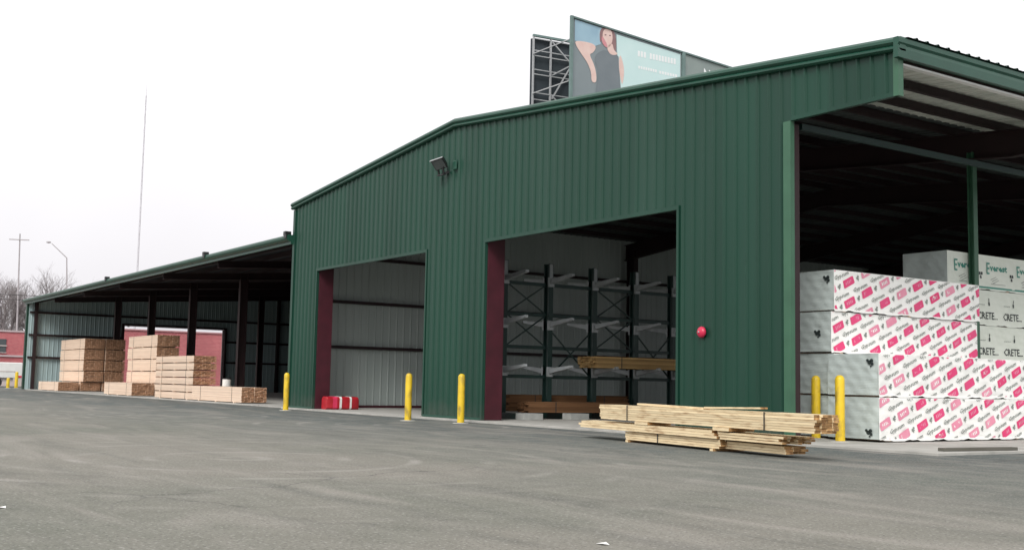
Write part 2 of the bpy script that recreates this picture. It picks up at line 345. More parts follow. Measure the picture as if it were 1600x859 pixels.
# ------------------------------------------------------------------ green warehouse
XL, XR, XRD, XE = -38.1, -14.6, -26.93, -12.2
ZL, ZRD, ZE = 7.39, 8.41, 7.11
DEP = 32.0
def zroof(x):
    return ZRD - (XRD-x)*(ZRD-ZL)/(XRD-XL) if x < XRD else ZRD - (x-XRD)*(ZRD-ZE)/(-12.07-XRD)
WH = thing('green_warehouse', 'large dark green ribbed metal warehouse with two tall doorways and an open canopy end', 'warehouse', (XL, 0, 0))
D1 = (-35.95, -28.45); D2 = (-25.27, -17.78); ZD = 4.83; ZH = 6.17
def wall_bottom(x):
    if D1[0] < x < D1[1] or D2[0] < x < D2[1]: return ZD
    if x > XR: return ZH
    return .06
wl = MB(); pr = ribs(XL, XE, off=.05)
cuts = sorted({D1[0], D1[1], D2[0], D2[1], XR, XRD})
P2 = []
for (a, ha), (b, hb) in zip(pr[:-1], pr[1:]):
    xs = [a]+[c for c in cuts if a < c < b]+[b]
    for x0, x1 in zip(xs[:-1], xs[1:]):
        f = lambda x: ha+(hb-ha)*(x-a)/(b-a) if b > a else ha
        P2.append((x0, f(x0), x1, f(x1)))
for x0, h0, x1, h1 in P2:
    zb = wall_bottom((x0+x1)/2); t0, t1 = zroof(x0)-.2, zroof(x1)-.2
    zs0 = [zb, t0]; 
    wl.poly([(x0,-h0,zb),(x1,-h1,zb),(x1,-h1,t1),(x0,-h0,t0)])
wl.build('wall', M['green'], WH)
# inner face of the front wall (liner side, interior shade painted into its colour)
wi = MB()
for x0, x1 in ((XL,D1[0]),(D1[0],D1[1]),(D1[1],D2[0]),(D2[0],D2[1]),(D2[1],XR),(XR,XE)):
    zb = wall_bottom((x0+x1)/2)
    for a, b in (((x0, x1),) if not (x0 < XRD < x1) else ((x0, XRD), (XRD, x1))):
        wi.poly([(a,.03,zb),(b,.03,zb),(b,.03,zroof(b)-.2),(a,.03,zroof(a)-.2)])
wi.build('wall_lining', M['shadedeck'], WH)
# trims round the doors and wall foot
t = MB()
for a, b in (D1, D2):
    t.box(a-.07, b+.07, -.052, .04, ZD-.055, ZD+.035)
    t.box(b, b+.07, -.05, .04, .06, ZD-.055); t.box(a-.07, a, -.05, .04, .06, ZD-.055)
t.box(XR+.003, XE, -.052, .04, ZH-.05, ZH+.03)
t.build('door_trim', M['green'], WH)
for a, b in ((XL, D1[0]-.07), (D1[1]+.07, D2[0]-.07), (D2[1]+.07, XR-.19)):
    t = MB(); t.box(a, b, -.052, -.043, .055, .12); t.build('base_flashing', M['trim'], WH)
t = MB(); t.box(XR-.18, XR+.003, -.058, .05, .055, ZH-.05)
t.build('corner_trim', M['post_green'], WH)
t = MB(); t.box(XL-.03, XL+.14, -.055, .15, .055, ZL-.26); t.build('corner_trim', M['green'], WH)
t = MB(); t.box(XE-.06, XE+.05, -.055, .08, ZH-.05, zroof(XE)-.2); t.build('header_end_trim', M['post_green'], WH)
# rake trim along the gable
prof = [(0.05,.03),(-.10,.03),(-.15,-.02),(-.155,-.07),(-.12,-.105),(-.10,-.12),(-.135,-.15),(-.135,-.185),(-.09,-.215),(-.05,-.215),(.05,-.215)]
t = MB(); t.sweep(prof, [XL-.12, XRD, -12.07], lambda x, y, z: (x, y, zroof(x)+z)); t.build('rake_trim', M['trim'], WH, smooth=False)
# roof sheets, ribs running down the slope
rb = MB(); pr = ribs(.05, DEP, h=.028)
for xa, xb in ((XL-.12, XRD), (XRD, -12.02)):
    for (y0, h0), (y1, h1) in zip(pr[:-1], pr[1:]):
        za, zb = zroof(xa), zroof(xb)
        rb.poly([(xa,y0,za+.035+h0),(xb,y0,zb+.035+h0),(xb,y1,zb+.035+h1),(xa,y1,za+.035+h1)])
rb.build('roof', M['roofgreen'], WH)
ce = MB()
for xa, xb in ((XR-1.6, -12.12),):
    prc = ribs(.05, DEP, h=-.02)
    for (y0, h0), (y1, h1) in zip(prc[:-1], prc[1:]):
        za, zb = zroof(xa), zroof(xb)
        ce.poly([(xa,y0,za-.02+h0),(xb,y0,zb-.02+h0),(xb,y1,zb-.02+h1),(xa,y1,za-.02+h1)])
ce.build('canopy_lining', M['soffit'], WH)
ce = MB(); prc = ribs(.05, DEP, h=-.02)
for xa, xb in ((XL+.05, XRD), (XRD, XR-1.6)):
    for (y0, h0), (y1, h1) in zip(prc[:-1], prc[1:]):
        za, zb = zroof(xa), zroof(xb)
        ce.poly([(xa,y0,za-.02+h0),(xb,y0,zb-.02+h0),(xb,y1,zb-.02+h1),(xa,y1,za-.02+h1)])
ce.build('roof_lining', M['shadedeck'], WH)  # same sheet as the canopy lining, with shade put into its colour
# gutter along the canopy eave
gp = [(-.10,.0),(0,.0),(.02,-.02),(.02,-.10),(-.01,-.14),(.0,-.20),(.0,-.36),(-.10,-.36)]
t = MB(); t.sweep(gp, [-.16, DEP], lambda y, x, z: (-12.07+x, y, ZE+.02+z)); t.build('gutter', M['trim'], WH)
t = MB(); t.box(-12.30,-12.19, .06, DEP, ZE-.42, ZE-.385); t.build('soffit_edge', M['white'], WH)
# purlins, dark red
xs = [-12.75, -13.95] + [-15.15-1.28*i for i in range(18)]
for x in xs:
    t = MB(); z = zroof(x)-.05
    t.box(x-.02, x+.02, .32, DEP, z-.18, z); t.box(x-.08, x-.02, .32, DEP, z-.18, z-.165)
    t.build('purlin', M['darkred'], WH)
FR = [.18, 7.75, 15.5, 23.2, 31.5]
def beamz(x): return zroof(x)-.235
for y in FR:
    t = MB()
    for xa, xb in ((XL+.1, XRD), (XRD, XR-.3), (XR-.3, -12.35)):
        da = .55 if xa < -16 and xa > XL+.2 else .65
        db = .55 if xb < -16 else (.62 if xb < -13 else .30)
        if xa == XR-.3: da = .62
        zs = [(xa, beamz(xa)), (xb, beamz(xb))]
        for (s0, s1, wd) in ((0, .03, .2), (.03, 1, .02), (1, 1.05, .2)):
            k = len(t.v)
            for (x, z), d in zip(zs, (da, db)):
                for yy in (y-wd/2, y+wd/2):
                    for q in (s0, s1): t.v.append((x, yy, z-q*d))
            for f in ((0,1,3,2),(4,6,7,5),(0,4,5,1),(2,3,7,6),(0,2,6,4),(1,5,7,3)): t.f.append(tuple(k+i for i in f)); t.mi.append(0)
    t.build('rafter', M['darkred'], WH)
def hcol(x0, x1, y, z1, mat_, name='column', w=.24):
    t = MB(); t.box(x0, x0+.03, y-w/2, y+w/2, .05, z1); t.box(x1-.03, x1, y-w/2, y+w/2, .05, z1); t.box(x0+.03, x1-.03, y-.012, y+.012, .05, z1)
    return t.build(name, mat_, WH)
# door jamb columns (deep red)
for a in (D1[0], D2[0]):
    t = MB(); t.box(a-.28, a-.004, .055, .60, .055, ZD+1.2); t.build('door_jamb', M['red'], WH, bevel=.01)
for a in (D1[1], D2[1]):
    t = MB(); t.box(a+.004, a+.28, .055, .60, .055, ZD+1.2); t.build('door_jamb', M['red'], WH, bevel=.01)
t = MB(); t.box(XR-.12, XR+.0, .052, .19, .055, ZH-.1); t.build('corner_column', M['darkred'], WH)
hcol(-16.02, -15.86, 7.75, 6.75, M['post_green'], w=.16)
for y in FR[2:]: hcol(-15.98, -15.72, y, 6.2, M['post_green'], w=.22)
for y in FR[1:]:
    hcol(XL+.32, XL+.8, y, 6.9, M['darkred']); 
t = MB(); t.box(XR-.10, XR-.02, .3, DEP, 6.0, 6.12); t.build('eave_strut', M['rack'], WH)
# left end wall seen through the doors, back wall
def ywall(mb, x, y0, y1, z0, ztop, sgn):
    pr_ = ribs(y0, y1, h=.028)
    for (a, ha), (b, hb) in zip(pr_[:-1], pr_[1:]):
        mb.poly([(x+sgn*ha, a, z0), (x+sgn*hb, b, z0), (x+sgn*hb, b, ztop), (x+sgn*ha, a, ztop)])
t = MB(); ywall(t, XL+.05, .05, DEP, .05, 7.42, 1); t.build('side_wall', M['liner'], WH)
t = MB(); ywall(t, XL-.003, .16, DEP, .05, 7.2, -1); t.build('outer_side_wall', M['green'], WH)
for z in (2.31, 3.97, 5.62):
    t = MB(); t.box(XL+.08, XL+.27, .06, DEP, z-.035, z); t.box(XL+.21, XL+.27, .06, DEP, z-.115, z-.035); t.build('girt', M['darkred'], WH)
t = MB(); t.box(XL+.08, XL+.2, .06, DEP, .05, .14); t.build('base_channel', M['red'], WH)
t = MB()
for xa, xb in ((XL, XRD), (XRD, XR)): t.poly([(xa,DEP,.05),(xb,DEP,.05),(xb,DEP-.01,zroof(xb)+.02),(xa,DEP-.01,zroof(xa)+.02)])
t.build('back_wall', M['shadedeck'], WH)
# partition behind the canopy bay
for z in (2.31, 3.97, 5.62):
    t = MB(); t.box(XL, XR, DEP-.2, DEP-.02, z-.1, z); t.build('girt', M['darkred'], WH)

# ------------------------------------------------------------------ lumber shed
SX0, SX1, SD = -84.0, -38.12, 22.0
def zsh(y): return 6.20 + y*.075
SH = thing('lumber_shed', 'long low open fronted green lumber shed joined to the left of the warehouse', 'shed', (SX0, 0, 0))
t = MB(); pr = ribs(SX0-.1, SX1, pitch=.3048, h=.04)
for (a, ha), (b, hb) in zip(pr[:-1], pr[1:]):
    t.poly([(a,-.12,zsh(-.12)+.03+ha),(b,-.12,zsh(-.12)+.03+hb),(b,SD,zsh(SD)+.03+hb),(a,SD,zsh(SD)+.03+ha)])
t.build('roof', M['roofgreen'], SH)
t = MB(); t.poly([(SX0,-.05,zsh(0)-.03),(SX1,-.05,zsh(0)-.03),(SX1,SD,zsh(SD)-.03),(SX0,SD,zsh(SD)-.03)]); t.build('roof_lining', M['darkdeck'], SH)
gp = [(.05,.04),(-.10,.04),(-.17,.0),(-.19,-.06),(-.17,-.13),(-.11,-.18),(-.03,-.20),(-.03,-.30),(.05,-.30)]
t = MB(); t.sweep(gp, [SX0-.12, SX1], lambda x, y, z: (x, y-.1, 6.20+z)); t.build('gutter', M['trim'], SH, smooth=True)
for y in [.6+1.5*i for i in range(15)]:
    t = MB(); z = zsh(y)-.05; t.box(SX0, SX1, y-.03, y+.03, z-.2, z); t.build('purlin', M['darkred'], SH)
PX = [-76.1, -68.65, -61.2, -53.7, -46.25]
for x in PX:
    t = MB()
    for s0, s1, wd in ((0,.03,.2),(.03,.5,.02),(.5,.53,.2)):
        k = len(t.v)
        for y, d in ((.1,.55),(SD,1)):
            for xx in (x-wd/2, x+wd/2):
                for q in (s0, s1): t.v.append((xx, y, zsh(y)-.26-q*d))
        for f in ((0,1,3,2),(4,6,7,5),(0,4,5,1),(2,3,7,6),(0,2,6,4),(1,5,7,3)): t.f.append(tuple(k+i for i in f)); t.mi.append(0)
    t.build('rafter', M['darkred'], SH)
    for y in (4.1, 14.0):
        t = MB(); z1 = zsh(y)-.3
        t.box(x-.13, x+.13, y-.2, y-.17, .045, z1); t.box(x-.13, x+.13, y+.17, y+.2, .045, z1); t.box(x-.012, x+.012, y-.17, y+.17, .045, z1)
        t.build('column', M['darkred'], SH)
# end wall with the wide opening
t = MB()
for y0, y1, z0, z1 in ((.1,6.6,.045,0),(6.6,14.1,4.72,0),(14.1,SD,.045,0)):
    prw = ribs(y0, y1, h=.028)
    for (a, ha), (b, hb) in zip(prw[:-1], prw[1:]):
        t.poly([(SX0+.3+ha,a,z0),(SX0+.3+hb,b,z0),(SX0+.3+hb,b,zsh(b)-.04),(SX0+.3+ha,a,zsh(a)-.04)])
t.build('end_wall', M['shedwall'], SH)
for z in (2.31, 3.86, 5.42):
    for y0, y1 in ((.15, 6.5), (14.2, SD-.1)) if z < 4.7 else ((.15, SD-.1),):
        t = MB(); t.box(SX0+.33, SX0+.52, y0, y1, z-.14, z); t.build('girt', M['darkred'], SH)
t = MB(); t.box(SX0+.33, SX0+.56, 6.45, 6.6, .045, 4.86); t.box(SX0+.33, SX0+.56, 14.1, 14.25, .045, 4.86); t.box(SX0+.33, SX0+.56, 6.6, 14.1, 4.72, 4.86)
t.build('opening_frame', M['darkred'], SH)
t = MB(); t.box(SX0+.27, SX0+.34, 6.605, 6.65, .045, 4.715); t.box(SX0+.27, SX0+.34, 13.98, 14.095, .045, 4.715); t.box(SX0+.27, SX0+.34, 6.65, 13.98, 4.675, 4.715)
t.build('opening_trim', M['coping'], SH)
for y in (.55, 18.4): 
    t = MB(); t.box(SX0+.33, SX0+.62, y-.1, y+.1, .045, zsh(y)-.2); t.build('wall_column', M['darkred'], SH)
t = MB(); t.box(SX0-.06, SX0+.30, -.04, .1, .045, 6.0); t.build('corner_trim', M['green'], SH)
t = MB(); ywall(t, SX0-.002, .1, 6.6, .045, 6.0, -1); t.build('outer_end_wall', M['green'], SH)
t = MB(); t.box(SX0, SX1, SD, SD+.05, .045, zsh(SD)-.03); t.build('back_wall', M['shadedeck'], SH)
for z in (2.31, 3.86, 5.42, 6.8):
    t = MB(); t.box(SX0+.6, SX1, SD-.2, SD-.01, z-.14, z); t.build('girt', M['darkred'], SH)
for x, z in ((-62.6, 6.28), (-47.0, 6.28), (-38.3, 6.28)):      # dark gutter brackets standing above the eave
    t = MB(); t.box(x-.10, x+.10, -.32, -.08, z-.06, z+.09); t.box(x-.03, x+.2, -.33, -.30, z-.18, z-.04); t.build('gutter_bracket', M['black'], SH, bevel=.03)

# ------------------------------------------------------------------ wall fittings
FL = thing('floodlight', 'square black floodlight tilted down high on the green gable wall', 'floodlight', (-27.25, -.036, 7.12))
t = MB(); mt_ = Matrix.Translation((-27.28, -.36, 7.15)) @ Matrix.Scale(.88, 4) @ Matrix.Rotation(R(32), 4, 'Z') @ Matrix.Rotation(R(40), 4, 'X') @ Matrix.Rotation(R(-14), 4, 'Y')
def frust(mb, mtx, w0, h0, w1, h1, d, mi=0):
    k = len(mb.v)
    for yy, ww, hh in ((0, w0, h0), (d, w1, h1)):
        for a, b in ((-1,-1),(1,-1),(1,1),(-1,1)): mb.v.append(tuple(mtx @ Vector((a*ww/2, yy, b*hh/2))))
    for f in ((0,1,2,3),(7,6,5,4),(0,4,5,1),(1,5,6,2),(2,6,7,3),(3,7,4,0)): mb.f.append(tuple(k+i for i in f)); mb.mi.append(mi)
frust(t, mt_, .48, .38, .30, .24, .24); t.build('housing', M['black'], FL, bevel=.015)
t = MB(); t.box(-.20, .20, -.012, -.002, -.155, .155, mtx=mt_); t.build('lens', M['glasslamp'], FL)
t = MB(); t.box(-.25, .25, -.03, .03, .193, .21, mtx=mt_); t.build('visor', M['galv'], FL)
t = MB()
for dx in (-.14, .12): t.bar((-27.33+dx, -.28, 7.08), (-27.35+dx, -.22, 6.86), .05, .03)
t.bar((-27.56,-.24,6.88),(-27.2,-.2,6.88),.05,.03); t.bar((-27.35,-.22,6.88),(-27.28,-.03,6.98),.06,.06); t.build('bracket', M['black'], FL)
t = MB(); t.box(-26.98, -26.80, -.09, -.043, 6.98, 7.24); t.build('junction_box', M['trim'], FL, bevel=.02)

BE = thing('alarm_bell', 'round red alarm bell on the green wall right of the rack doorway', 'alarm bell', (-25.48*2/3*0-16.99, -.03, 2.15))
t = MB(); t.lathe([(.0001,.03),(.06,.03),(.06,.0)][::-1]+[], (-16.99,-.03,2.15), 'y', 16); t.box(-17.05,-16.93,-.05,-.0,2.07,2.23); t.build('back_box', M['darkred'], BE)
t = MB(); t.lathe([(.115,.0),(.117,.015),(.108,.04),(.085,.065),(.045,.082),(.015,.087)], (-16.99,-.05,2.15), 'y', 28); t.build('gong', M['bell'], BE, smooth=True)
t = MB(); t.lathe([(.018,.0),(.018,.02),(.01,.028)], (-16.99,-.135,2.15), 'y', 10); t.build('bolt', M['galv'], BE)

# ------------------------------------------------------------------ bollards
BG = 'yellow steel bollards guarding the building'
def bollard(loc, label, h=1.22, r=.09, white=False):
    b = thing('bollard', label, 'bollard', loc, group=BG)
    x, y, z = loc; t = MB()
    t.lathe([(r, 0), (r, h-.05), (r*.93, h-.02), (r*.7, h+.015), (r*.3, h+.035)], (x, y, z), 'z', 24); t.build('post', M['yellow'], b, smooth=True)
    t = MB(); t.lathe([(r+.13, -.02), (r+.11, .012), (r+.01, .02)], (x, y, z), 'z', 20); t.build('concrete_collar', M['concrete'], b, smooth=True)
bollard((-35.65,-1.13,0), 'yellow bollard at the join of the shed and the green warehouse, by the left corner')
bollard((-26.5,-1.57,0), 'yellow bollard in front of the right side of the left doorway')
bollard((-24.73,-1.02,0), 'yellow bollard in front of the green wall panel between the two doorways')
bollard((-15.41,1.56,.05), 'yellow bollard behind the right end of the board pile, nearest the warehouse corner')
bollard((-14.33,.98,.05), 'yellow bollard just right of the board pile, in front of the grey pack ends')
bollard((-93.87,1.49,0), 'small distant yellow bollard nearest the far end of the lumber shed', r=.12)
bollard((-93.06,.75,0), 'small distant yellow bollard by the pale truck at the left edge', h=.75, r=.12)

# ------------------------------------------------------------------ lumber packs
def lumber_mesh(L, W, H, nx, nz, name='boards', jit=.045, gap=.006):
    t = MB(); bw, bh = W/nx, H/nz
    for j in range(nz):
        for i in range(nx):
            a, b = random.uniform(-jit, jit*.3), random.uniform(-jit*.3, jit)
            e = random.uniform(0, .004)
            t.box(-L/2+a, L/2+b, -W/2+i*bw+gap/2+(0 if i else e), -W/2+(i+1)*bw-gap/2, j*bh+gap/2, (j+1)*bh-gap/2, 0, 1)
    return t
PROTO = {}
def lumber(xr, y0, z0, L, W, H, label, group, nx=None, nz=None, straps=2):
    key = (round(L,2), round(W,2), round(H,2))
    loc = (xr-L/2, y0+W/2, z0+.035)
    if key not in PROTO:
        nx = nx or max(2, round(W/.14)); nz = nz or max(3, round(H/.042))
        o = thing('lumber_pack', label, 'lumber pack', (0,0,0), group=group, local=True)
        lumber_mesh(L, W, H-.045, nx, nz).build('boards', [M['wood'], M['woodend']], o)
        for k in range(straps):
            x = -L/2 + L*(.18 + .64*k/(max(1, straps-1))); h = H-.045
            s = MB(); s.box(x-.012,x+.012,-W/2-.004,-W/2-.001,0,h); s.box(x-.012,x+.012,W/2+.001,W/2+.004,0,h); s.box(x-.012,x+.012,-W/2-.004,W/2+.004,h+.001,h+.004); s.build('strap', M['strap'], o)
        for x in (-L*.36, 0, L*.36):
            s = MB(); s.box(x-.045, x+.045, -W/2, W/2, -.035, -.001); s.build('spacer', M['wood'], o)
        PROTO[key] = o; first = True
    else: first = False
    return place(PROTO[key], first, loc, random.uniform(-.004, .004), label)
GL = 'packs of sawn lumber stacked in the shed'
ordn = ['bottom', 'second', 'third', 'fourth', 'fifth', 'topmost']
fs = ['front', 'middle', 'rear']
for i in range(3):
    lumber(-75.62+random.uniform(-.05,.05), .5+i*1.36, .045, 5.6, 1.25, .58, f'low lumber pack at far left, {fs[i]} one of three under the tall leftmost stack', GL)
for i in range(2):
    for k in range(4):
        lv = ['lowest','second','third','topmost'][k]
        lumber(-75.5+random.uniform(-.05,.05), 1.95+i*1.33, .64+k*.70, 6.4, 1.25, .69, f'{lv} raised lumber pack in the {"front" if i==0 else "back"} column of the tall leftmost stack', GL)
lumber(-59.4, .5, .045, 5.3, 1.15, .68, 'low single lumber pack lying in front of the tall second stack', GL)
for k in range(5):
    lv = ordn[k] if k < 4 else 'topmost'
    lumber(-59.75+random.uniform(-.05,.05), 1.8, .045+k*.645, 5.3, 1.2, .64, f'{lv} lumber pack in the tall second stack from the left', GL)
for k in range(6):
    lumber(-49.95+random.uniform(-.04,.04), .5, .045+k*.332, 5.5, 1.05, .33, f'{ordn[k]} thin lumber pack in the third stack, of pale thin layers', GL)
for i in range(2): lumber(-44.03, .5+.56*i, .045, 5.9, .53, .65, f'low lumber pack nearest the warehouse in the shed, {"front" if i==0 else "back"} one of a pair', GL)
lumber(-45.3, 5.3, .045, 3.6, 1.1, .5, 'short dim lumber pack set back in the shed by the warehouse wall, lower of two', GL)
lumber(-46.4, 5.3, .55, 3.6, 1.1, .5, 'short dim lumber pack set back in the shed by the warehouse wall, upper of two', GL)
# small things on / beside the lumber
t = thing('bucket', 'small white bucket with dark lid behind the third lumber stack', 'bucket', (-50.0+.0, 2.2, .62))
b_ = MB(); b_.lathe([(.15,-.57),(.19,.0),(.19,.28)], (-50.0+.9, 1.75, .72), 'z', 18); b_.build('pail', M['white'], t, smooth=True)
b_ = MB(); b_.lathe([(.2,.28),(.2,.32),(.1,.34)], (-49.1, 1.75, .72), 'z', 18); b_.build('lid', M['black'], t, smooth=True)

# ------------------------------------------------------------------ red bundle by the left door jamb
RB = thing('wrapped_bundle', 'red plastic wrapped bundle with two white bands inside the left doorway', 'bundle', (-35.4, .8, .05))
t = MB(); pts = [(.0,.0),(.36,.0),(.42,.05),(.43,.36),(.37,.42),(.04,.43),(-.02,.38),(-.03,.05)]
t.sweep(pts, [.20,.235,.62,.68,1.0,1.05,1.36,1.40], lambda y, a, b: (-35.72+a*(1 if .21<y<1.39 else .9)+(.0 if .21<y<1.39 else .02), y, .055+b*(1 if .21<y<1.39 else .93)))
t.build('wrap', M['bagred'], RB, smooth=True)
for ya, yb in ((.67,.75), (1.05,1.12)):
    t = MB(); t.sweep([(a*1.03-.006, b*1.03) for a, b in pts], [ya, yb], lambda y, a, b: (-35.72+a, y, .052+b)); t.build('white_band', M['white'], RB)
t = MB(); t.sweep([(a*1.015-.003, b*1.015) for a, b in pts], [.42, .58], lambda y, a, b: (-35.72+a, y, .053+b)); t.build('pink_band', M['bagpink'], RB)

# ------------------------------------------------------------------ cantilever rack in the right doorway
RK = thing('cantilever_rack', 'dark green double sided cantilever rack with pale arms inside the right doorway', 'storage rack', (-27, 1.7, .05))
RX = -27.0; RY = [1.72, 3.33, 5.0, 6.65, 8.22]; LV = [1.42, 2.78, 4.05]
for y in RY:
    t = MB(); t.box(RX-.13, RX-.10, y-.08, y+.08, .05, 4.58); t.box(RX+.10, RX+.13, y-.08, y+.08, .05, 4.58); t.box(RX-.10, RX+.10, y-.01, y+.01, .05, 4.58)
    t.build('upright', M['rack'], RK)
    t = MB(); t.box(RX-1.15, RX-.14, y-.07, y+.07, .05, .22); t.box(RX+.14, RX+1.15, y-.07, y+.07, .05, .22); t.build('base_foot', M['rack'], RK, bevel=.01)
    t = MB(); t.box(RX+.131,RX+.136,y-.06,y+.06,4.1,4.56); t.build('pale_plate', M['arm'], RK)
    for z in LV:
        for s in (-1, 1):
            t = MB(); p0 = Vector((RX+s*.13, y, z)); p1 = Vector((RX+s*1.2, y, z+.13))
            k = len(t.v); 
            for p, h in ((p0, .15), (p1, .07)):
                for dy in (-.05, .05):
                    for dz in (-h/2, h/2): t.v.append((p.x, p.y+dy, p.z+dz))
            for f in ((0,1,3,2),(4,6,7,5),(0,4,5,1),(2,3,7,6),(0,2,6,4),(1,5,7,3)): t.f.append(tuple(k+i for i in f)); t.mi.append(0)
            t.box(RX+s*.13-.03, RX+s*.13+.03, y-.1, y+.1, z-.16, z+.12)
            t.build('arm', M['arm'], RK)
for q in range(4):
    y0, y1 = RY[q]+.08, RY[q+1]-.08
    for z in (1.25, 2.1, 3.05, 3.95):
        t = MB(); t.box(RX-.03, RX+.03, y0, y1, z-.05, z+.05); t.build('brace', M['rack'], RK)
    for za, zb in ((2.1, 3.05), (3.05, 3.95)) if q in (0, 2) else ((1.25, 2.6),):
        t = MB(); t.bar((RX+.0,y0,za),(RX+.0,y1,zb),.035); t.bar((RX+.04,y0,zb),(RX+.04,y1,za),.035); t.build('cross_brace', M['rack'], RK)
def ypack(name, cx, y0, y1, z0, w_, h_, nx, nz, mt1, mt2, label, jit=.12):
    o = thing(name, label, 'lumber', (cx, (y0+y1)/2, z0)); t = MB(); bw, bh = w_/nx, h_/nz
    for j in range(nz):
        for i in range(nx):
            t.box(cx-w_/2+i*bw+.002, cx-w_/2+(i+1)*bw-.002, y0-random.uniform(0,jit), y1+random.uniform(0,jit), z0+j*bh+.002, z0+(j+1)*bh-.002)
    t.build('boards', [mt1], o)
    for yy in (y0+.9, y1-.9):
        s = MB(); s.box(cx-w_/2-.004, cx+w_/2+.004, yy-.015, yy+.015, z0+h_+.001, z0+h_+.004); s.box(cx+w_/2+.001, cx+w_/2+.004, yy-.015, yy+.015, z0, z0+h_); s.build('strap', M['strap'], o)
ypack('lumber_bundle', RX+.68, 4.35, 9.0, 1.545, .85, .33, 6, 7, M['rackwood'], None, 'tan board bundle lying on the lowest right hand arms of the rack')
ypack('lumber_bundle', RX-.68, 2.2, 6.6, .24, .85, .48, 6, 11, M['treated'], None, 'dark brown board bundle on the floor behind the rack uprights')
ypack('lumber_bundle', RX+.70, 2.05, 5.6, .24, .55, .30, 4, 7, M['treated'], None, 'dark brown board bundle on the base feet of the rack, nearest the doorway')
for (x, y) in ((RX+1.05, 1.72), (RX+1.05, 3.33)):
    t = MB(); t.box(x+.06, x+.46, y-.25, y+.4, .05, .23); o = t.build('concrete_block', M['concblock'], bevel=.01)
    tag(o, 'pale concrete block on the floor at the foot of the leftmost rack upright' if y < 2 else 'pale concrete block on the floor at the foot of the second rack upright', 'concrete block', 'concrete blocks under the rack')

# ------------------------------------------------------------------ board pile in front
DR = Vector((.98649,-.16384,0)); NR = Vector((.16384,.98649,0)); PO = Vector((-16.13,-2.78,0)); PA = math.atan2(DR.y, DR.x)
def boards(name, label, s0, s1, o0, w_, z0, h_, nx, nz, jit=.03, cat='lumber', tilt=0, mats=None, straps=(), group=None, rz=0, gap=.006):
    """local x along the pile, y across"""
    L = s1-s0; c = PO + DR*((s0+s1)/2) + NR*(o0+w_/2); 
    o = thing(name, label, cat, (c.x, c.y, z0), PA+rz, group)
    if tilt: o.rotation_euler = (0, tilt, PA+rz)
    t = MB(); bw, bh = w_/nx, h_/nz
    for j in range(nz):
        for i in range(nx):
            sk = random.uniform(-.004,.004)
            t.box(-L/2+random.uniform(-jit,jit), L/2+random.uniform(-jit,jit), -w_/2+i*bw+gap/2+sk, -w_/2+(i+1)*bw-gap/2+sk, j*bh+gap/3, (j+1)*bh-gap/3, 0, 1)
    t.build('boards', mats or [M['ywood'], M['ywoodend']], o)
    for x in straps:
        q = MB(); x -= (s0+s1)/2; q.box(x-.012,x+.012,-w_/2-.012,-w_/2-.007,-.004,h_+.006); q.box(x-.012,x+.012,w_/2+.007,w_/2+.012,-.004,h_+.006); q.box(x-.012,x+.012,-w_/2-.012,w_/2+.012,h_+.001,h_+.005); q.build('strap', M['strap'], o)
    return o
boards('board_bundle', 'short bottom bundle of yellow boards carrying the pile in the yard', 0, 2.95, .0, .5, .045, .15, 5, 4, straps=(1.1,))
boards('board_bundle', 'small low bundle of boards under the right end of the yard pile', 2.2, 4.42, .12, .42, .05, .12, 3, 3, jit=.05)
for s in (.08, 2.75):
    boards('bearer', 'short wooden bearer under the %s end of the bottom bundle of the yard pile' % ('left' if s < 1 else 'right'), s-.045, s+.045, -.03, .62, 0, .042, 1, 1, jit=0, cat='bearer', group='bearers under the yard pile')
boards('board_bundle', 'middle layer of longer yellow boards sticking out left of the pile', -1.75, 2.9, -.05, .55, .205, .13, 5, 3, jit=.12, straps=())
boards('board_bundle', 'middle layer of rough boards with dark uneven right ends', 1.4, 4.35, .0, .55, .215, .118, 7, 3, jit=.22, gap=.014) if False else None
boards('board_bundle', 'rear part of the pile middle layer, with dark staggered right ends', 2.93, 4.5, -.03, .6, .20, .12, 7, 3, jit=.10, gap=.012)
for s, nm in ((.62, 'left'), (3.05, 'right')):
    boards('bearer', f'{nm} square wooden block between the top bundle and the middle layer of the pile', s-.22, s+.22, -.06, .5, .337, .055, 1, 1, jit=0, cat='bearer', group='blocks between the pile layers')
boards('board_bundle', 'top bundle of long yellow boards with two dark straps and staggered right ends', -.9, 5.3, -.04, .42, .394, .27, 4, 7, jit=.035, straps=(.12, 4.15))
boards('board', 'loose pale board lying on the left of the top bundle', .35, 2.45, .02, .14, .668, .035, 1, 1, jit=0, tilt=.012, group='loose boards on the pile')
boards('board', 'loose pale board on the top bundle, tilting up to the right', 2.5, 4.0, .0, .14, .690, .032, 1, 1, jit=0, tilt=-.02, group='loose boards on the pile')

# old plank on the apron
M['oldwood'] = mat('weathered_plank', (.13,.125,.105), (.08,.075,.062), 4, .85, (.3,5,5), coord='obj')
t = MB(); t.box(-.9,.9,-.07,.07,0,.055, 0, 0); 
o = t.build('plank', M['oldwood'], bevel=.006); o.location = (-11.48, 1.05, .052); o.rotation_euler = (0,0,R(84)); tag(o, 'dark weathered plank lying along the right edge of the concrete apron', 'plank')
# litter
for (x, y, lb) in ((-5.73,-11.7,'small white scrap of paper on the asphalt near the bottom centre'), (-9.33,-14.61,'small white scrap of paper on the asphalt at the left edge')):
    t = MB(); t.poly([(-.04,-.02,0),(.035,-.026,.008),(.045,.02,.0),(.0,.028,.012),(-.038,.02,.004)]); o = t.build('paper_scrap', M['white']); o.location = (x, y, .004); tag(o, lb, 'litter')
    so = o.modifiers.new('thickness','SOLIDIFY'); so.thickness = .002

